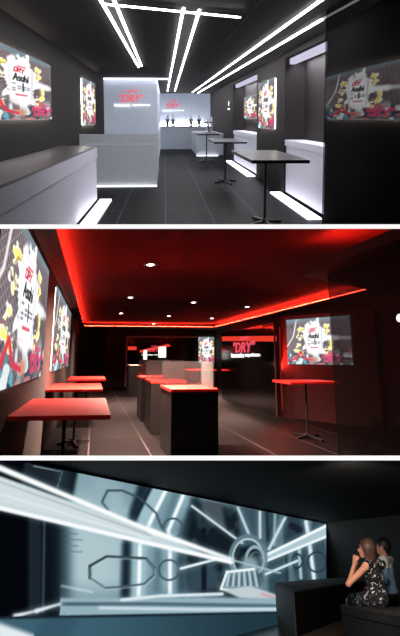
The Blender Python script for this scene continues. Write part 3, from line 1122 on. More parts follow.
t = thing(R2, 'neon_sign', 'red and white lettered sign on the black glass partition at the right', 'sign', sc_, 'lettered signs of the red room')


def on_part(px, py): return R2.x(px, py, px_ - .016)


def wall_text(body, pxa, pxb, pyt, pyb, shear, bold, mi):
    A_, B_ = on_part(pxa, (pyt + pyb) / 2), on_part(pxb, (pyt + pyb) / 2)
    c = (A_ + B_) / 2
    hh = abs(R2.x((pxa + pxb) / 2, pyt, px_)[2] - R2.x((pxa + pxb) / 2, pyb, px_)[2])
    c[2] = (R2.x((pxa + pxb) / 2, pyt, px_)[2] + R2.x((pxa + pxb) / 2, pyb, px_)[2]) / 2
    return lettering(MB(), body, c, (0, -1, 0), (0, 0, 1), abs(A_[1] - B_[1]), hh, shear, bold, .015)


w1_ = wall_text('"DRY"', 233.5, 255, 341.5, 352.5, .2, .012, 0)
w2_ = wall_text('SUPER', 240, 249, 336.6, 340, .1, .01, 0)
k_ = len(w1_.v)
w1_.v += w2_.v
w1_.f += [tuple(i + k_ for i in f) for f in w2_.f]
w1_.m += w2_.m
mesh_obj('lettering', w1_, 'neon_red', t)
mesh_obj('tagline', wall_text('immersive', 231.5, 244, 353, 357.5, 0, .025, 0), 'neon_white', t)
mesh_obj('tagline', wall_text('experience', 245.2, 259.5, 353, 357.5, 0, .025, 0), 'neon_white', t)
# facing wall with the right print
qa = np.array([px_, pn[1], 0]) + np.array([.1, 0, 0])
qb = R2.f(288, 430)
dirv = unit(R2.ray(-196, 357) * np.array([1, 1, 0]))
dirv = -dirv if dirv[0] < 0 else dirv
dirv = np.array([dirv[0], -abs(dirv[1]), 0])
dirv = unit(dirv)
nv_ = np.array([dirv[1], -dirv[0], 0])                    # towards the camera
nv_ = nv_ if nv_[1] < 0 else -nv_
WH = 2.72
qend = qa + dirv * 3.6
struct(R2, 'wall_niche', MB().poly_prism([qa, qend, qend + (0, 0, WH), qa + (0, 0, WH)], -nv_ * .15), 'redlit_wall')


def fwall(px, py, off=0.0): return R2.hit(px, py, nv_, nv_ @ (qa + nv_ * off))


bl_, br_, tl_ = fwall(289, 364), fwall(354, 366), fwall(289, 320)
br_ = bl_ + dirv * ((br_ - bl_) @ dirv)
tl_ = np.array([bl_[0], bl_[1], tl_[2]])
poster(R2, bl_, br_, tl_, 1.25, .45, 'wide glowing print on the red-lit wall above the right bar table', PG2, res=(120, 80))
c_ = R2.f(308, 438)
tw = R2.z(331, 381, 1.1)[0] - R2.z(281, 381, 1.1)[0]
bar_table(R2, 'bar_table', (c_[0], c_[1], 0), 'red topped bar table standing under the wide print at the right', None, tw, 1.3, 'redtop', .3, 1.12)
cl0 = qa + dirv * .1 + nv_ * .05  # red line and beam added to wash the wall
tag(mesh_obj('added_red_line', MB().box(cl0[0] - .012, cl0[0] + .012, cl0[1] - .012, cl0[1] + .012, .2, WH - .3), glow('added red line', (140, 20, 18), 1), None, R2, cl0), 'added upright red light line that washes the wall left of the wide print', 'light')
ld = bpy.data.lights.new('added_red_beam', 'AREA')
ld.shape = 'RECTANGLE'
ld.size, ld.size_y, ld.energy, ld.color = .12, 2.0, 90, (1, .05, .03)
lo = bpy.data.objects.new('added_red_beam', ld)
C.objects.link(lo)
am = Vector(dirv - nv_ * .35).to_track_quat('-Z', 'Z').to_matrix().to_4x4()
lo.matrix_world = R2.M @ Matrix.Translation(Vector(cl0 + nv_ * .1 + np.array([0, 0, 1.5]))) @ am
# bulkhead
zb = 2.8
tri = [R2.z(302, 276, zb), R2.z(420, 231, zb), R2.z(420, 301, zb)]
struct(R2, 'trim_4', MB().poly_prism(tri, (0, 0, .13)), 'black')
e0_, e1_ = tri[0] + (.4, .05, .145), tri[1] + (.4, .05, .145)
tag(mesh_obj('cove_light', MB().bar(e0_ + (e1_ - e0_) * .02, e1_, .06, .025), 'cove', None, R2, e0_), 'red light on top of the dark ceiling bulkhead at the right', 'light', 'red cove lights')
# smoked glass wall
g_ = R2.z(326.5, 258, 3.05)
tag(mesh_obj('glass_partition', MB().box(g_[0], g_[0] + .02, 3.1, g_[1], 0, 3.05), 'smoke2', None, R2, (g_[0], 6, 0)), 'dark smoked glass partition at the right edge of the red room', 'partition')
l_ = R2.x(399.5, 318, g_[0] - .02)
t = thing(R2, 'wall_lamp', 'small round white lamp on the smoked glass at the right edge', 'lamp', l_)
dsc = MB()
n_ = 20
dsc.poly_prism([l_ + np.array([0, math.cos(i * 2 * math.pi / n_) * .075, math.sin(i * 2 * math.pi / n_) * .045]) for i in range(n_)], (.015, 0, 0))
mesh_obj('lens', dsc, 'led_edge', t)

# ================================================================== OBJECTS, CINEMA
t = thing(R3, 'cinema_screen', 'huge glowing screen showing a pale blue tunnel of steel and light', 'screen', ps + sdir * s_left / 2 + (0, 0, ZB - ps[2]))
NU, NV = 330, 190
pb_ = ps + sdir * 0
ur = on_screen(326.5, 602)
slant = (ur - ps) @ sdir * (ZT - ZB) / (ZT - ur[2])


# film still drawn in image pixels; baked camera projection of the screen (run along it, height from its top edge)
SCREEN_TO_PX = (18.948658, 5.1533283, 326, 20.839816, -19.644703, 524, 0.037081523, 0.025766641)


def sheet(a, b):  # screen position to image pixel position
    w = SCREEN_TO_PX[6] * a + SCREEN_TO_PX[7] * b + 1
    return (SCREEN_TO_PX[0] * a + SCREEN_TO_PX[1] * b + SCREEN_TO_PX[2]) / w, (SCREEN_TO_PX[3] * a + SCREEN_TO_PX[4] * b + SCREEN_TO_PX[5]) / w


def tunnel(X, Y):
    """the film still on the screen"""
    P = Paint(X, Y, (142, 170, 180))
    P.bloom = True
    P.over(1 - sstep(10, 70, np.hypot((X - 92) * 1.0, (Y - 560) * .6)), (190, 210, 215))
    n = vnoise(X * .06, Y * .06, 3)
    P.over(sstep(.3, .9, n) * .35, (196, 216, 222))
    P.over(1 - sstep(56, 74, X), (28, 38, 48))
    P.over(1 - sstep(24, 32, X), (9, 14, 22))
    P.poly([(29, 440), (41, 440), (41, 640), (29, 640)], (46, 57, 67), 2)
    P.stroke([(44.5, 515), (43, 612)], 1.2, (96, 116, 128), 1.4, .8)
    P.poly([(47, 440), (58, 440), (59, 640), (47, 640)], (24, 33, 43), 2.5)
    P.poly([(28, 440), (84, 440), (66, 505), (20, 490)], (48, 58, 68), 3)
    P.poly([(70, 440), (84, 440), (72, 500), (60, 500)], (26, 36, 46), 3)
    P.stroke([(34, 466), (62, 472), (56, 492)], .7, (150, 168, 176), .6)
    P.over((1 - sstep(0, 16, np.abs(X - 64))) * .5, (70, 92, 104))
    for k in range(4):
        P.stroke([(66, 533 + k * 6), (78 + 4 * (k % 2), 534 + k * 6)], .8, (112, 136, 146), 1.2, .6)
    P.over(sstep(575, 604, Y) * (X > 60) * (X < 186) * .45, (112, 138, 149))
    P.stroke([(62, 586), (92, 592)], 1.2, (226, 238, 241), 2, .6)
    # ribs of the near wall
    P.stroke([(146, 480), (136, 510), (128, 545), (126, 606)], 9, (44, 64, 75), 5)
    P.stroke([(160, 484), (146, 514), (139, 545), (138, 600)], 12, (178, 204, 211), 6)
    P.stroke([(166, 490), (152, 518), (140, 545), (138.5, 598)], 3, (250, 254, 255), 1.6)
    P.stroke([(151, 486), (147, 494), (134, 520)], 3.5, (44, 62, 74), 2)
    P.stroke([(178, 490), (168, 520), (158, 548), (157, 596)], 5, (118, 146, 158), 5)
    P.stroke([(183, 496), (168.5, 530), (170, 552), (170, 594)], 3, (246, 252, 255), 1.5)
    P.stroke([(196, 500), (184, 530), (181, 560), (182, 594)], 6, (80, 104, 116), 5)
    for c, r_ in (((169, 570), 10), ((173, 528), 9.5)):
        P.ring(c, r_, r_, 1.5, (92, 112, 122), 1.1)
    oc = [(90, 566), (106.5, 556.5), (146, 558.5), (154, 568), (154, 575), (144, 584), (120, 587), (105, 588), (90, 578), (90, 566)]
    P.stroke(oc, 1.3, (96, 114, 124), 1.3)
    P.stroke(oc[:4], 1.8, (74, 92, 102), 1.4)
    P.stroke(oc[8:], 2.2, (70, 88, 98), 1.4)
    P.stroke([(p[0] + 1.0, p[1] + 1.6) for p in oc], .7, (214, 230, 235), 1.2, .45)
    P.stroke([(108, 510), (102, 502), (107.5, 490.5), (122, 490.5), (140, 498), (156, 513), (162, 528)], 1.4, (84, 102, 112), 1.4)
    # deep part of the tunnel
    P.poly([(192, 500), (262, 512), (262, 600), (188, 594), (184, 540)], (33, 48, 57), 5)
    P.over(sstep(.5, .75, vnoise(X * .16, Y * .12, 21)) * (X > 188) * (X < 262) * .4, (92, 112, 122))
    P.poly([(200, 500), (222, 504), (226, 530), (206, 520)], (96, 108, 116), 3)
    P.poly([(238, 506), (262, 511), (262, 548), (240, 546)], (84, 106, 118), 3)
    P.poly([(188, 566), (215, 562), (222, 588), (188, 592)], (74, 96, 108), 4)
    P.stroke([(204, 530), (204, 592)], 4, (28, 42, 52), 2)
    P.stroke([(192, 506), (242, 543)], 1.7, (216, 232, 238), 1)
    P.stroke([(238, 508), (250, 537)], 2, (206, 226, 232), 1)
    P.stroke([(181, 568.5), (217, 559)], 2.2, (234, 244, 248), 1)
    P.poly([(262, 508), (330, 520), (330, 604), (268, 600)], (72, 97, 108), 5)
    P.over(sstep(.45, .8, vnoise(X * .22, Y * .05, 22)) * (X > 264) * .6, (138, 164, 174))
    P.stroke([(260, 512), (260, 538)], 2, (214, 230, 236), 1)
    P.stroke([(267, 512), (268, 540)], 2.5, (50, 68, 78), 1.5)
    P.stroke([(275, 514), (274, 545)], 2, (160, 182, 190), 1.4)
    P.stroke([(285, 518), (269, 549)], 2.2, (214, 232, 238), 1)
    P.poly([(288, 515), (300, 517), (302, 545), (286, 548)], (66, 86, 97), 2)
    P.stroke([(292, 526), (300, 530)], 6, (40, 54, 64), 2)
    P.stroke([(306, 522), (309, 540), (314, 578)], 3, (232, 244, 248), 1.4)
    P.stroke([(318, 522), (322, 578)], 4, (80, 102, 113), 2)
    P.stroke([(299, 548), (301, 578)], 2, (196, 216, 224), 1.4)
    P.stroke([(286, 552), (287, 588)], 3, (58, 78, 88), 2)
    P.ring((317, 562), 9, 10, 1.4, (60, 80, 91), .8)
    P.ring((297, 561), 5, 7, 1.4, (52, 70, 81), .8)
    P.stroke([(330, 530), (263, 559)], 11, (196, 214, 220), 2, 1, 3)
    P.stroke([(330, 524), (262, 557)], 2.4, (248, 253, 255), 1)
    P.stroke([(330, 535), (266, 561)], 2.2, (240, 248, 250), 1)
    P.stroke([(266, 574), (297, 561)], 2, (222, 236, 242), 1)
    # arch, stair and platform
    P.ring((248, 558), 17, 21, 4.5, (122, 146, 156), 1.8, 1, 572)
    P.ring((248, 558), 15, 19, 1.2, (206, 222, 228), .7, 1, 572)
    P.ring((255, 560), 9, 13, 2.6, (170, 190, 198), 1)
    P.ring((256, 561), 6, 9, 1.4, (92, 112, 122), .8)
    P.over(1 - sstep(4, 15, np.hypot(X - 250, (Y - 566) * .9)), (158, 178, 186))
    P.poly([(227, 571), (256, 566), (266, 592), (221, 589)], (128, 150, 160), 2)
    for k in range(6):
        P.stroke([(229 + k * 5, 573 - k * .6), (227 + k * 6, 586)], 1.0, (214, 228, 234), 1)
        P.stroke([(232 + k * 5, 574 - k * .6), (230 + k * 6, 585)], 1.0, (74, 94, 104), 1)
    P.stroke([(227, 572), (254, 569)], 2, (244, 250, 252), .9)
    P.stroke([(227, 572), (221, 589), (246, 592), (276, 598)], 1.8, (250, 254, 255), .9)
    P.poly([(222, 590), (250, 586), (280, 596), (278, 602), (240, 598)], (206, 216, 220), 1.5)
    P.stroke([(262, 594), (276, 598)], 2.2, (222, 176, 178), 1.2, .8)
    # floor of the tunnel
    edge = 616.5 - X * .018
    P.over(sstep(596, 600, Y + (X - 126) * .0) * (X > 60), (168, 192, 201))
    P.stroke([(122, 600), (160, 596), (222, 594)], 2.5, (226, 238, 242), 1.5)
    P.stroke([(60, 604), (150, 604), (280, 606)], 2.5, (96, 120, 132), 2)
    P.stroke([(100, 608), (200, 609.5), (280, 609)], 2, (214, 228, 234), 1.5)
    P.stroke([(15, 616), (36, 611), (60, 604)], 3.4, (232, 240, 242), 2, 1, 1)
    P.over(sstep(-.8, .8, Y - edge), (44, 60, 70))
    fl = sstep(1.5, 4, Y - edge)
    P.over(fl, (84, 120, 135))
    P.over(fl * sstep(70, 280, X) * .75, (40, 62, 72))
    P.over(fl * (1 - sstep(10, 26, np.abs(X - 62 + (Y - 618) * .6))) * .5, (66, 100, 116))
    P.over(fl * sstep(626, 634, Y + (20 - X) * .35) * (X < 34), (232, 240, 244))
    # the great beam from the left
    P.poly([(-80, 433), (0, 467), (150, 530), (232, 559.5), (230, 562), (150, 545), (0, 510), (-80, 492)], (220, 229, 232), 1.6)
    P.stroke([(-80, 434), (0, 468), (150, 530.5), (232, 560)], 4.5, (254, 255, 255), 2.4, 1, 3)
    P.stroke([(-80, 490), (0, 508), (150, 543.5), (231, 562)], 3.4, (252, 254, 255), 1.8)
    P.stroke([(0, 482), (150, 535)], 1.4, (184, 198, 204), 1.2, .7)
    P.stroke([(0, 494), (150, 539)], 1.4, (232, 240, 242), 1.2, .8)
    P.stroke([(232, 560), (280, 573)], 1.6, (190, 208, 216), 1, .8)
    return 255 * (np.clip(P.c, 0, 255) / 255) ** 1.3


uu, vv_ = np.meshgrid(np.linspace(0, 1, NU), np.linspace(0, 1, NV), indexing='ij')
# columns spaced closer together towards the near end
k_far, k_near = 24.0, sl[1]
u_map = uu / (uu + (1 - uu) * (k_far / k_near))
run = s_left + (0 + slant * (1 - vv_) - s_left) * u_map
grid_pts = ps[None, None] + run[..., None] * sdir
grid_pts[..., 2] = ZB + (ZT - ZB) * vv_
me = bpy.data.meshes.new('picture')
ix = np.arange(NU * NV).reshape(NU, NV)
fc = np.stack([ix[:-1, :-1], ix[1:, :-1], ix[1:, 1:], ix[:-1, 1:]], -1).reshape(-1, 4)
me.from_pydata((grid_pts.reshape(-1, 3) - BASE[t.name]).tolist(), [], fc.tolist())
at = me.attributes.new('Col', 'FLOAT_COLOR', 'POINT')
cc = np.ones((NU * NV, 4), np.float32)
cc[:, :3] = lin(np.clip(tunnel(*sheet(run, grid_pts[..., 2] - ps[2])), 0, 255)).reshape(-1, 3)
at.data.foreach_set('color', cc.ravel())
me.materials.append(M['cinema'])
o = bpy.data.objects.new('picture', me)
C.objects.link(o)
o.parent = t
ROOM_OF[o.name] = R3
f0, f1 = ps + sdir * s_left, ps
f1b = ps + sdir * slant
mesh_obj('backing', MB().poly_prism(
         [np.array((*f0[:2], ZB)) - snor * .008, np.array((*f1b[:2], ZB)) - snor * .008, np.array((*f1[:2], ZT)) - snor * .008, np.array((*f0[:2], ZT)) - snor * .008], -snor * .04), 'black', t)

# platform, partition, seats
LWZ = .63
A_, B_, C_ = R3.z(294, 591, LWZ), R3.z(345, 583.5, LWZ), R3.z(276, 582.5, LWZ)
D_ = A_ + (C_ - A_) + (B_ - A_)
lw_end = 1.6
B2 = A_ + (B_ - A_) * lw_end
bd = unit(B_ - A_)
plat = [R3.f(272, 640), R3.f(296, 625), R3.f(330, 611), R3.f(440, 600), R3.f(440, 760), R3.f(200, 760)]
cf = A_.copy(); cf[2] = 0
c2 = C_.copy(); c2[2] = 0
pl = [c2 + (.0, .1, 0), B2 * (1, 1, 0) + (C_ - A_) * (1, 1, 0), np.array([7, 6, 0]), np.array([A_[0] - .05, 6, 0]), cf - (.05, 0.05, 0)]
struct(R3, 'floor', MB().poly_prism(pl, (0, 0, -.24)), 'carpet')
t = thing(R3, 'low_partition', 'long low black partition between the seats and the screen', 'partition', (*((A_ + B_) / 2)[:2], 0))
quad = [A_, B2, B2 + (C_ - A_) * .8, C_]
mesh_obj('body', MB().poly_prism([np.array((*p[:2], .0)) for p in quad], (0, 0, LWZ - .03)), 'black', t)
mesh_obj('cap', MB().poly_prism([np.array((*p[:2], LWZ - .029)) for p in quad], (0, 0, .029)), 'lowwall_lit', t)  # cap coloured lighter for the light of the screen
ed_ = unit((A_ - C_) * (1, 1, 0))
en_ = np.array([ed_[1], -ed_[0], 0])
en_ = en_ if en_[0] < 0 else -en_
mesh_obj('end_panel', MB().poly_prism([np.array((*C_[:2], .0)), np.array((*A_[:2], .0)), np.array((*A_[:2], LWZ - .03)), np.array((*C_[:2], LWZ - .03))], en_ * .03), 'lowwall_lit', t)  # lighter sheet standing in for screen light on the end face
SZ = .47
s0, s1 = R3.z(340, 605, SZ), R3.z(412, 618, SZ)
s2 = R3.z(352, 600.5, SZ)
s3 = s1 + (s2 - s0)
t = thing(R3, 'bench', 'charcoal upholstered bench the woman in the patterned dress sits on', 'bench', (*((s0 + s1) / 2)[:2], 0))
q4 = [s0, s1, s3, s2]
mesh_obj('base', MB().poly_prism([np.array((*(p + (np.mean(q4, 0) - p) * .02)[:2], .0)) for p in q4], (0, 0, SZ - .13)), 'seat', t)
mesh_obj('cushion', MB().poly_prism([np.array((*p[:2], SZ - .125)) for p in q4], (0, 0, .125)), 'seat', t, bevel=.015)


# ---- people: each body one continuous surface grown from smooth blended limbs
def surface_nets(fn, lo, hi, h):
    lo, hi = np.array(lo, float), np.array(hi, float)
    n = np.ceil((hi - lo) / h).astype(int) + 1
    ax = [lo[i] + np.arange(n[i]) * h for i in range(3)]
    G = fn(*np.meshgrid(*ax, indexing='ij'))
    ins = G < 0
    corners = [(i, j, k) for i in (0, 1) for j in (0, 1) for k in (0, 1)]
    sub = lambda Aarr, c: Aarr[c[0]:n[0] - 1 + c[0], c[1]:n[1] - 1 + c[1], c[2]:n[2] - 1 + c[2]]
    cnt = sum(sub(ins, c).astype(int) for c in corners)
    act = (cnt > 0) & (cnt < 8)
    cells = np.argwhere(act)
    idx = -np.ones(act.shape, int)
    idx[act] = np.arange(len(cells))
    acc = np.zeros((len(cells), 3))
    num = np.zeros(len(cells))
    val = {c: sub(G, c)[act] for c in corners}
    for c in corners:
        for a_ in range(3):
            if c[a_] == 0:
                e = list(c)
                e[a_] = 1
                e = tuple(e)
                v0, v1 = val[c], val[e]
                cr = (v0 < 0) != (v1 < 0)
                tt = np.where(cr, v0 / np.where(cr, v0 - v1, 1), 0)
                p = np.array(c, float)[None].repeat(len(cells), 0)
                p[:, a_] += tt
                acc += p * cr[:, None]
                num += cr
    verts = lo + (cells + acc / num[:, None]) * h
    faces = []
    for a_ in range(3):
        b_, c_ = (a_ + 1) % 3, (a_ + 2) % 3
        s0_ = [slice(1, n[i] - 1) for i in range(3)]
        s0_[a_] = slice(0, n[a_] - 1)
        s1_ = list(s0_)
        s1_[a_] = slice(1, n[a_])
        i0, i1 = ins[tuple(s0_)], ins[tuple(s1_)]
        pos = np.argwhere(i0 != i1)
        if not len(pos):
            continue
        flip = i0[tuple(pos.T)]
        off = np.array([1, 1, 1])
        off[a_] = 0
        g = pos + off
        q = []
        for db, dc in ((-1, -1), (0, -1), (0, 0), (-1, 0)):
            w = g.copy()
            w[:, b_] += db
            w[:, c_] += dc
            q.append(idx[tuple(w.T)])
        q = np.stack(q, 1)
        q[~flip] = q[~flip][:, ::-1]
        faces.append(q)
    return verts, np.concatenate(faces)


def cap(p, q, r0, r1):
    p, q = np.array(p, float), np.array(q, float)

    def f(X, Y, Z):
        d = q - p
        L = d @ d + 1e-12
        t = np.clip(((X - p[0]) * d[0] + (Y - p[1]) * d[1] + (Z - p[2]) * d[2]) / L, 0, 1)
        return np.sqrt((X - p[0] - t * d[0]) ** 2 + (Y - p[1] - t * d[1]) ** 2 + (Z - p[2] - t * d[2]) ** 2) - (r0 + (r1 - r0) * t)
    return f


def ell(c, rad):
    def f(X, Y, Z):
        k = np.sqrt(((X - c[0]) / rad[0]) ** 2 + ((Y - c[1]) / rad[1]) ** 2 + ((Z - c[2]) / rad[2]) ** 2)
        return (k - 1) * min(rad)
    return f


def blend(fs, k):
    def f(X, Y, Z):
        d = fs[0](X, Y, Z)
        for g in fs[1:]:
            e = g(X, Y, Z)
            h = np.clip(.5 + .5 * (e - d) / k, 0, 1)
            d = e + (d - e) * h - k * h * (1 - h)
        return d
    return f


def sdf_obj(name, fn, lo, hi, h, m, parent=None, room=None, base=None):
    v, f = surface_nets(fn, lo, hi, h)
    mb = MB()
    mb.v = [tuple(x) for x in v]
    mb.f = [tuple(int(i) for i in x) for x in f]
    mb.m = [0] * len(mb.f)
    return smooth(mesh_obj(name, mb, m, parent, room, base if base is not None else (0, 0, 0)))


def person(Y0, J, S, label, hair_m, top_m, top_name, woman):
    """J: joints as picture positions with a depth offset, placed on the plane Y0"""
    P = {k: R3.y(a, b, Y0 + dy) for k, (a, b, dy) in J.items()}
    hd = P['head']
    fw = np.array([-.93, .37, 0])                          # looking left and away, at the screen
    sd = np.array([-.37, -.93, 0])
    up = np.array([0.06, 0, 1.0])
    hr = S['head']
    fs = [ell(hd, (hr * .92, hr * .84, hr * 1.16)), cap(hd + fw * hr * .3 - up * hr * .55, hd + fw * hr * .62 - up * hr * .82, hr * .5, hr * .34),
          cap(hd - up * hr * .6, P['neck'], hr * .46, hr * .52)]
    fs.append(cap(hd + fw * hr * .9 + up * hr * .12, hd + fw * hr * 1.14 - up * hr * .22, hr * .07, hr * .14))       # nose
    fs.append(cap(hd + fw * hr * .86 - up * hr * .5 + sd * hr * .12, hd + fw * hr * .86 - up * hr * .5 - sd * hr * .12, hr * .1, hr * .1))  # lips
    fs.append(ell(hd + sd * hr * .82 - up * hr * .1, (hr * .18, hr * .1, hr * .28)))     # ears
    fs.append(ell(hd - sd * hr * .82 - up * hr * .1, (hr * .18, hr * .1, hr * .28)))
    tw_ = S['torso']
    torso = [cap(P['shl'], P['shr'], tw_ * .52, tw_ * .52), cap(P['chest'] + sd * .05, P['chest'] - sd * .05, tw_ * .95, tw_ * .95),
             cap(P['chest'], P['waist'], tw_ * .92, tw_ * .84), cap(P['waist'], P['hip'], tw_ * .84, tw_ * 1.08),
             cap(P['hip'] + sd * .07, P['hip'] - sd * .07, tw_ * 1.0, tw_ * 1.0)]
    legs = []
    for s, key in ((1, 'l'), (-1, 'r')):
        hipj = P['hip'] + sd * .08 * s
        kn, an = P['kn' + key], P['an' + key]
        legs += [cap(hipj, kn, .088, .062), cap(kn, an, .058, .036), cap(an, an + fw * .15 - up * .03, .036, .03)]
    arms = []
    fing = []
    for key in 'lr':
        sh, el, wr_ = P['sh' + key], P['el' + key], P['wr' + key]
        arms += [cap(sh, el, .05, .038), cap(el, wr_, .038, .026)]
        hv = unit(P['hand'] - wr_)
        s_in = unit(np.cross(hv, fw)) * (1 if key == 'l' else -1)
        palm = wr_ + hv * .055
        arms.append(cap(wr_ + hv * .01, palm, .028, .034))
        for i, ln in enumerate((.040, .046, .043, .034)):
            b0 = palm + fw * (.024 - .016 * i) + hv * .015
            b1 = b0 + hv * ln * .8 + fw * .004
            b2 = b1 + hv * ln * .35 - s_in * .018 + fw * .01
            fing += [cap(b0, b1, .0095, .0088), cap(b1, b2, .0088, .0075)]
        tb = wr_ + hv * .03 - fw * .02
        fing += [cap(tb, tb - fw * .025 + hv * .03, .012, .0105), cap(tb - fw * .025 + hv * .03, tb - fw * .02 + hv * .062, .0105, .009)]
    allp = np.array(list(P.values()))
    lo, hi = allp.min(0) - .26, allp.max(0) + .26
    body = blend(fs + torso + legs + arms, .03)
    fg = blend(fing, .006)
    full = lambda X, Y, Z: blend([body, fg], .008)(X, Y, Z)
    base = np.array([P['hip'][0], P['hip'][1], 0])
    root = sdf_obj('person', full, lo, hi, .0095, 'skin', None, R3, base)
    tag(root, label, 'person')
    for s in (1, -1):
        e = hd + fw * hr * .83 + sd * hr * .33 * s + up * hr * .12
        eb = MB().lathe(e[0], e[1], [(.002, e[2] - .012), (.01, e[2] - .007), (.013, e[2]), (.01, e[2] + .007), (.002, e[2] + .012)], 10)
        smooth(mesh_obj('eye', eb, 'eye', root))
    # clothing
    infl = lambda f, a_: (lambda X, Y, Z: f(X, Y, Z) - a_)
    if woman:
        hem = blend(torso + [cap(P['hip'] + sd * .08, P['knl'] + (P['hip'] - P['knl']) * .12, .11, .09), cap(P['hip'] - sd * .08, P['knr'] + (P['hip'] - P['knr']) * .12, .11, .09)], .05)
        nk = P['neck']
        def dress(X, Y, Z):
            d = hem(X, Y, Z) - .014
            for s, k2 in ((1, 'l'), (-1, 'r')):
                q = P['sh' + k2] + sd * s * .055 + fw * .02
                d = np.maximum(d, .062 - np.sqrt((X - q[0]) ** 2 + (Y - q[1]) ** 2 + (Z - q[2]) ** 2))
            return np.maximum(d, .085 - np.sqrt((X - nk[0]) ** 2 + (Y - nk[1]) ** 2 + (Z - nk[2] - .05) ** 2))
        sdf_obj('dress', dress, lo, hi, .011, top_m, root)
    else:
        sl_ = []
        for key in 'lr':
            sl_ += [cap(P['sh' + key], P['el' + key], .062, .05), cap(P['el' + key], P['wr' + key], .05, .036)]
        sw = blend(torso + sl_, .05)
        wz = P['hip'][2] + .02
        sdf_obj('sweater', lambda X, Y, Z: np.maximum(sw(X, Y, Z) - .016, wz - Z), lo, hi, .011, top_m, root)
        tr = blend(torso[3:] + legs[0:2] + legs[3:5], .04)
        sdf_obj('trousers', lambda X, Y, Z: np.maximum(tr(X, Y, Z) - .012, Z - wz - .01), lo, hi, .012, 'trousers', root)
    # hair
    if woman:
        hs = [ell(hd - fw * hr * .2 + up * hr * .2, (hr * 1.08, hr * 1.06, hr * 1.14)), cap(hd - fw * hr * .5, hd - fw * hr * .55 - up * hr * 1.5, hr * .82, hr * .62),
              cap(hd + sd * hr * .5 - fw * hr * .15, hd + sd * hr * .55 - fw * hr * .1 - up * hr * 1.5, hr * .45, hr * .32), cap(hd - sd * hr * .5 - fw * hr * .15, hd - sd * hr * .5 - fw * hr * .1 - up * hr * 1.4, hr * .45, hr * .3)]
        fringe = [cap(hd + fw * hr * .5 + up * hr * .8 + sd * hr * .3, hd + fw * hr * .85 + up * hr * .42, hr * .26, hr * .12)]
    else:
        hs = [ell(hd - fw * hr * .16 + up * hr * .22, (hr * 1.06, hr * 1.0, hr * 1.1)), cap(hd - fw * hr * .5 + up * .0, hd - fw * hr * .42 - up * hr * .6, hr * .62, hr * .5)]
        fringe = [cap(hd + fw * hr * .4 + up * hr * .85, hd + fw * hr * .7 + up * hr * .6, hr * .28, hr * .16)]
    hh = blend(hs, .04)
    fr = blend(fringe, .02)
    fc_ = hd + fw * hr * .95 - up * hr * .35
    def hair(X, Y, Z):
        d = np.maximum(hh(X, Y, Z), hr * .86 - np.sqrt((X - fc_[0]) ** 2 + (Y - fc_[1]) ** 2 + (Z - fc_[2]) ** 2))
        return np.minimum(d, fr(X, Y, Z)) + .004 * np.sin(X * 160 + Y * 90) * np.sin(Y * 140)
    sdf_obj('hair', hair, hd - hr * 2.8, hd + hr * 2.2, .0095, hair_m, root)
    return root


W_ = dict(head=(366.5, 548.5, 0), neck=(373, 561, .02), shl=(366.5, 566, -.15), shr=(381, 564.5, .17), chest=(374, 575, 0), waist=(377, 588, 0),
          hip=(379, 598.5, .0), ell=(348.5, 584, -.16), elr=(352, 580, .16), wrl=(354.5, 563.5, -.03), wrr=(356, 563, .05), hand=(355.5, 552, .0),
          knl=(350, 601.5, .62), knr=(354, 600, .85), anl=(357, 631, .75), anr=(359, 631, 1.0))
Mn = dict(head=(383, 546.5, 0), neck=(384.5, 557, .0), shl=(383.5, 561, -.17), shr=(388.5, 560, .17), chest=(385.5, 571, 0), waist=(387.5, 583, 0),
          hip=(389.5, 595, .0), ell=(385.5, 580, -.24), elr=(386.5, 579, .22), wrl=(371.5, 588, -.1), wrr=(372.5, 587, .1), hand=(362.5, 588, .0),
          knl=(358.5, 597, .5), knr=(360.5, 596, .75), anl=(357.5, 622, .55), anr=(359.5, 621, .8))
YW = 11.3
woman = person(YW, W_, dict(head=.115, torso=.125), 'woman with brown bobbed hair in black and white dress, hands clasped at her face', 'hair_brown', dress_material(), 'dress', True)
msp = R3.y(384, 568, 13.4)[2]
man = person(13.4, Mn, dict(head=.118, torso=.14), 'man with short black hair in a grey and blue sweater sitting behind the woman', 'hair_black', sweater_material(msp), 'sweater', False)
sp = R3.y(352, 500, 8.5)  # unseen spotlight added to brighten the two people
sp[2] = ZC3 - .03
t = thing(R3, 'added_spotlight', 'unseen spotlight added on the cinema ceiling to brighten the two people', 'light', sp)
mesh_obj('housing', MB().lathe(sp[0], sp[1], [(.05, sp[2] + .03), (.05, sp[2] - .02), (.045, sp[2] - .03)], 16), 'black', t)
ld = bpy.data.lights.new('added_spot_beam', 'SPOT')
ld.energy = 620
ld.color = (1, .9, .8)
ld.spot_size = 1.6
ld.spot_blend = 1
ld.shadow_soft_size = .15
lo = bpy.data.objects.new('added_spot_beam', ld)
C.objects.link(lo)
aim = Vector(R3.y(370, 565, 11.3) - sp).to_track_quat('-Z', 'Y').to_matrix().to_4x4()
lo.matrix_world = R3.M @ Matrix.Translation(Vector(sp - np.array([0, 0, .05]))) @ aim
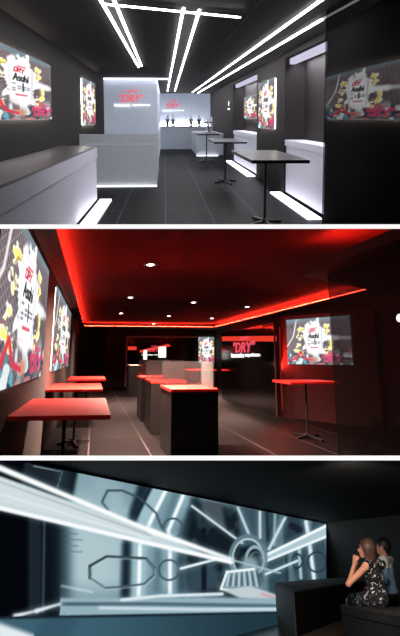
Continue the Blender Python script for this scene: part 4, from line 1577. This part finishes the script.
# second bench under the man
mz = R3.y(387, 595, 13.4)[2] - .13
m0, m1 = R3.y(372, 600, 12.9), R3.y(440, 600, 12.3)
t = thing(R3, 'bench', 'dark bench behind the woman that the man in the sweater sits on', 'bench', (m0[0] + .3, 13.3, 0))
qq = [np.array([m0[0], 12.75, 0]), np.array([m1[0], 12.3, 0]), np.array([m1[0], 13.9, 0]), np.array([m0[0] + .1, 13.9, 0])]
mesh_obj('base', MB().poly_prism(qq, (0, 0, mz - .12)), 'seat', t)
mesh_obj('cushion', MB().poly_prism([p + (0, 0, mz - .118) for p in qq], (0, 0, .118)), 'seat', t, bevel=.015)

# ================================================================== SECTION: each room is cut along planes through the camera at image rows
bpy.context.view_layer.update()


def plane_row(row):
    """plane through the camera along that image row, as a world point and normal pointing down"""
    up_cam = np.cross([1, 0, 0], cam_ray(CX, row))
    return Vector(EYE), Vector(-(Q @ unit(up_cam)))


FRONT = (Vector(EYE + Q @ np.array([0, 3.06, 0])), Vector(-(Q @ np.array([0, 1.0, 0]))))
CUTS = {id(R1): [FRONT, plane_row(224.4)], id(R2): [FRONT, (plane_row(228.7)[0], -plane_row(228.7)[1]), plane_row(455.7)],
        id(R3): [FRONT, (plane_row(460.3)[0], -plane_row(460.3)[1])]}
for o in list(bpy.context.scene.objects):
    if o.type != 'MESH' or ROOM_OF.get(o.name) is None:
        continue
    mw = o.matrix_world
    inv = mw.inverted()
    for co, no in CUTS[id(ROOM_OF[o.name])]:
        lco, lno = inv @ co, (inv.to_3x3() @ no).normalized()
        vs_ = np.array([v.co[:] for v in o.data.vertices])
        if not len(vs_):
            continue
        dd = (vs_ - np.array(lco)) @ np.array(lno)
        if dd.max() <= 1e-5:
            continue
        if o.data.users > 1:
            o.data = o.data.copy()
        bm = bmesh.new()
        bm.from_mesh(o.data)
        res = bmesh.ops.bisect_plane(bm, geom=bm.verts[:] + bm.edges[:] + bm.faces[:], dist=1e-6, plane_co=lco, plane_no=lno, clear_outer=True)
        if o.name.split('.')[0] not in ('picture', 'lettering'):
            ed = [e for e in res['geom_cut'] if isinstance(e, bmesh.types.BMEdge)]
            if ed:
                bmesh.ops.edgenet_fill(bm, edges=ed)
        bm.to_mesh(o.data)
        bm.free()
for o in list(bpy.context.scene.objects):                     # parts the section took away entirely
    if o.type == 'MESH' and not o.data.polygons:
        bpy.data.objects.remove(o)
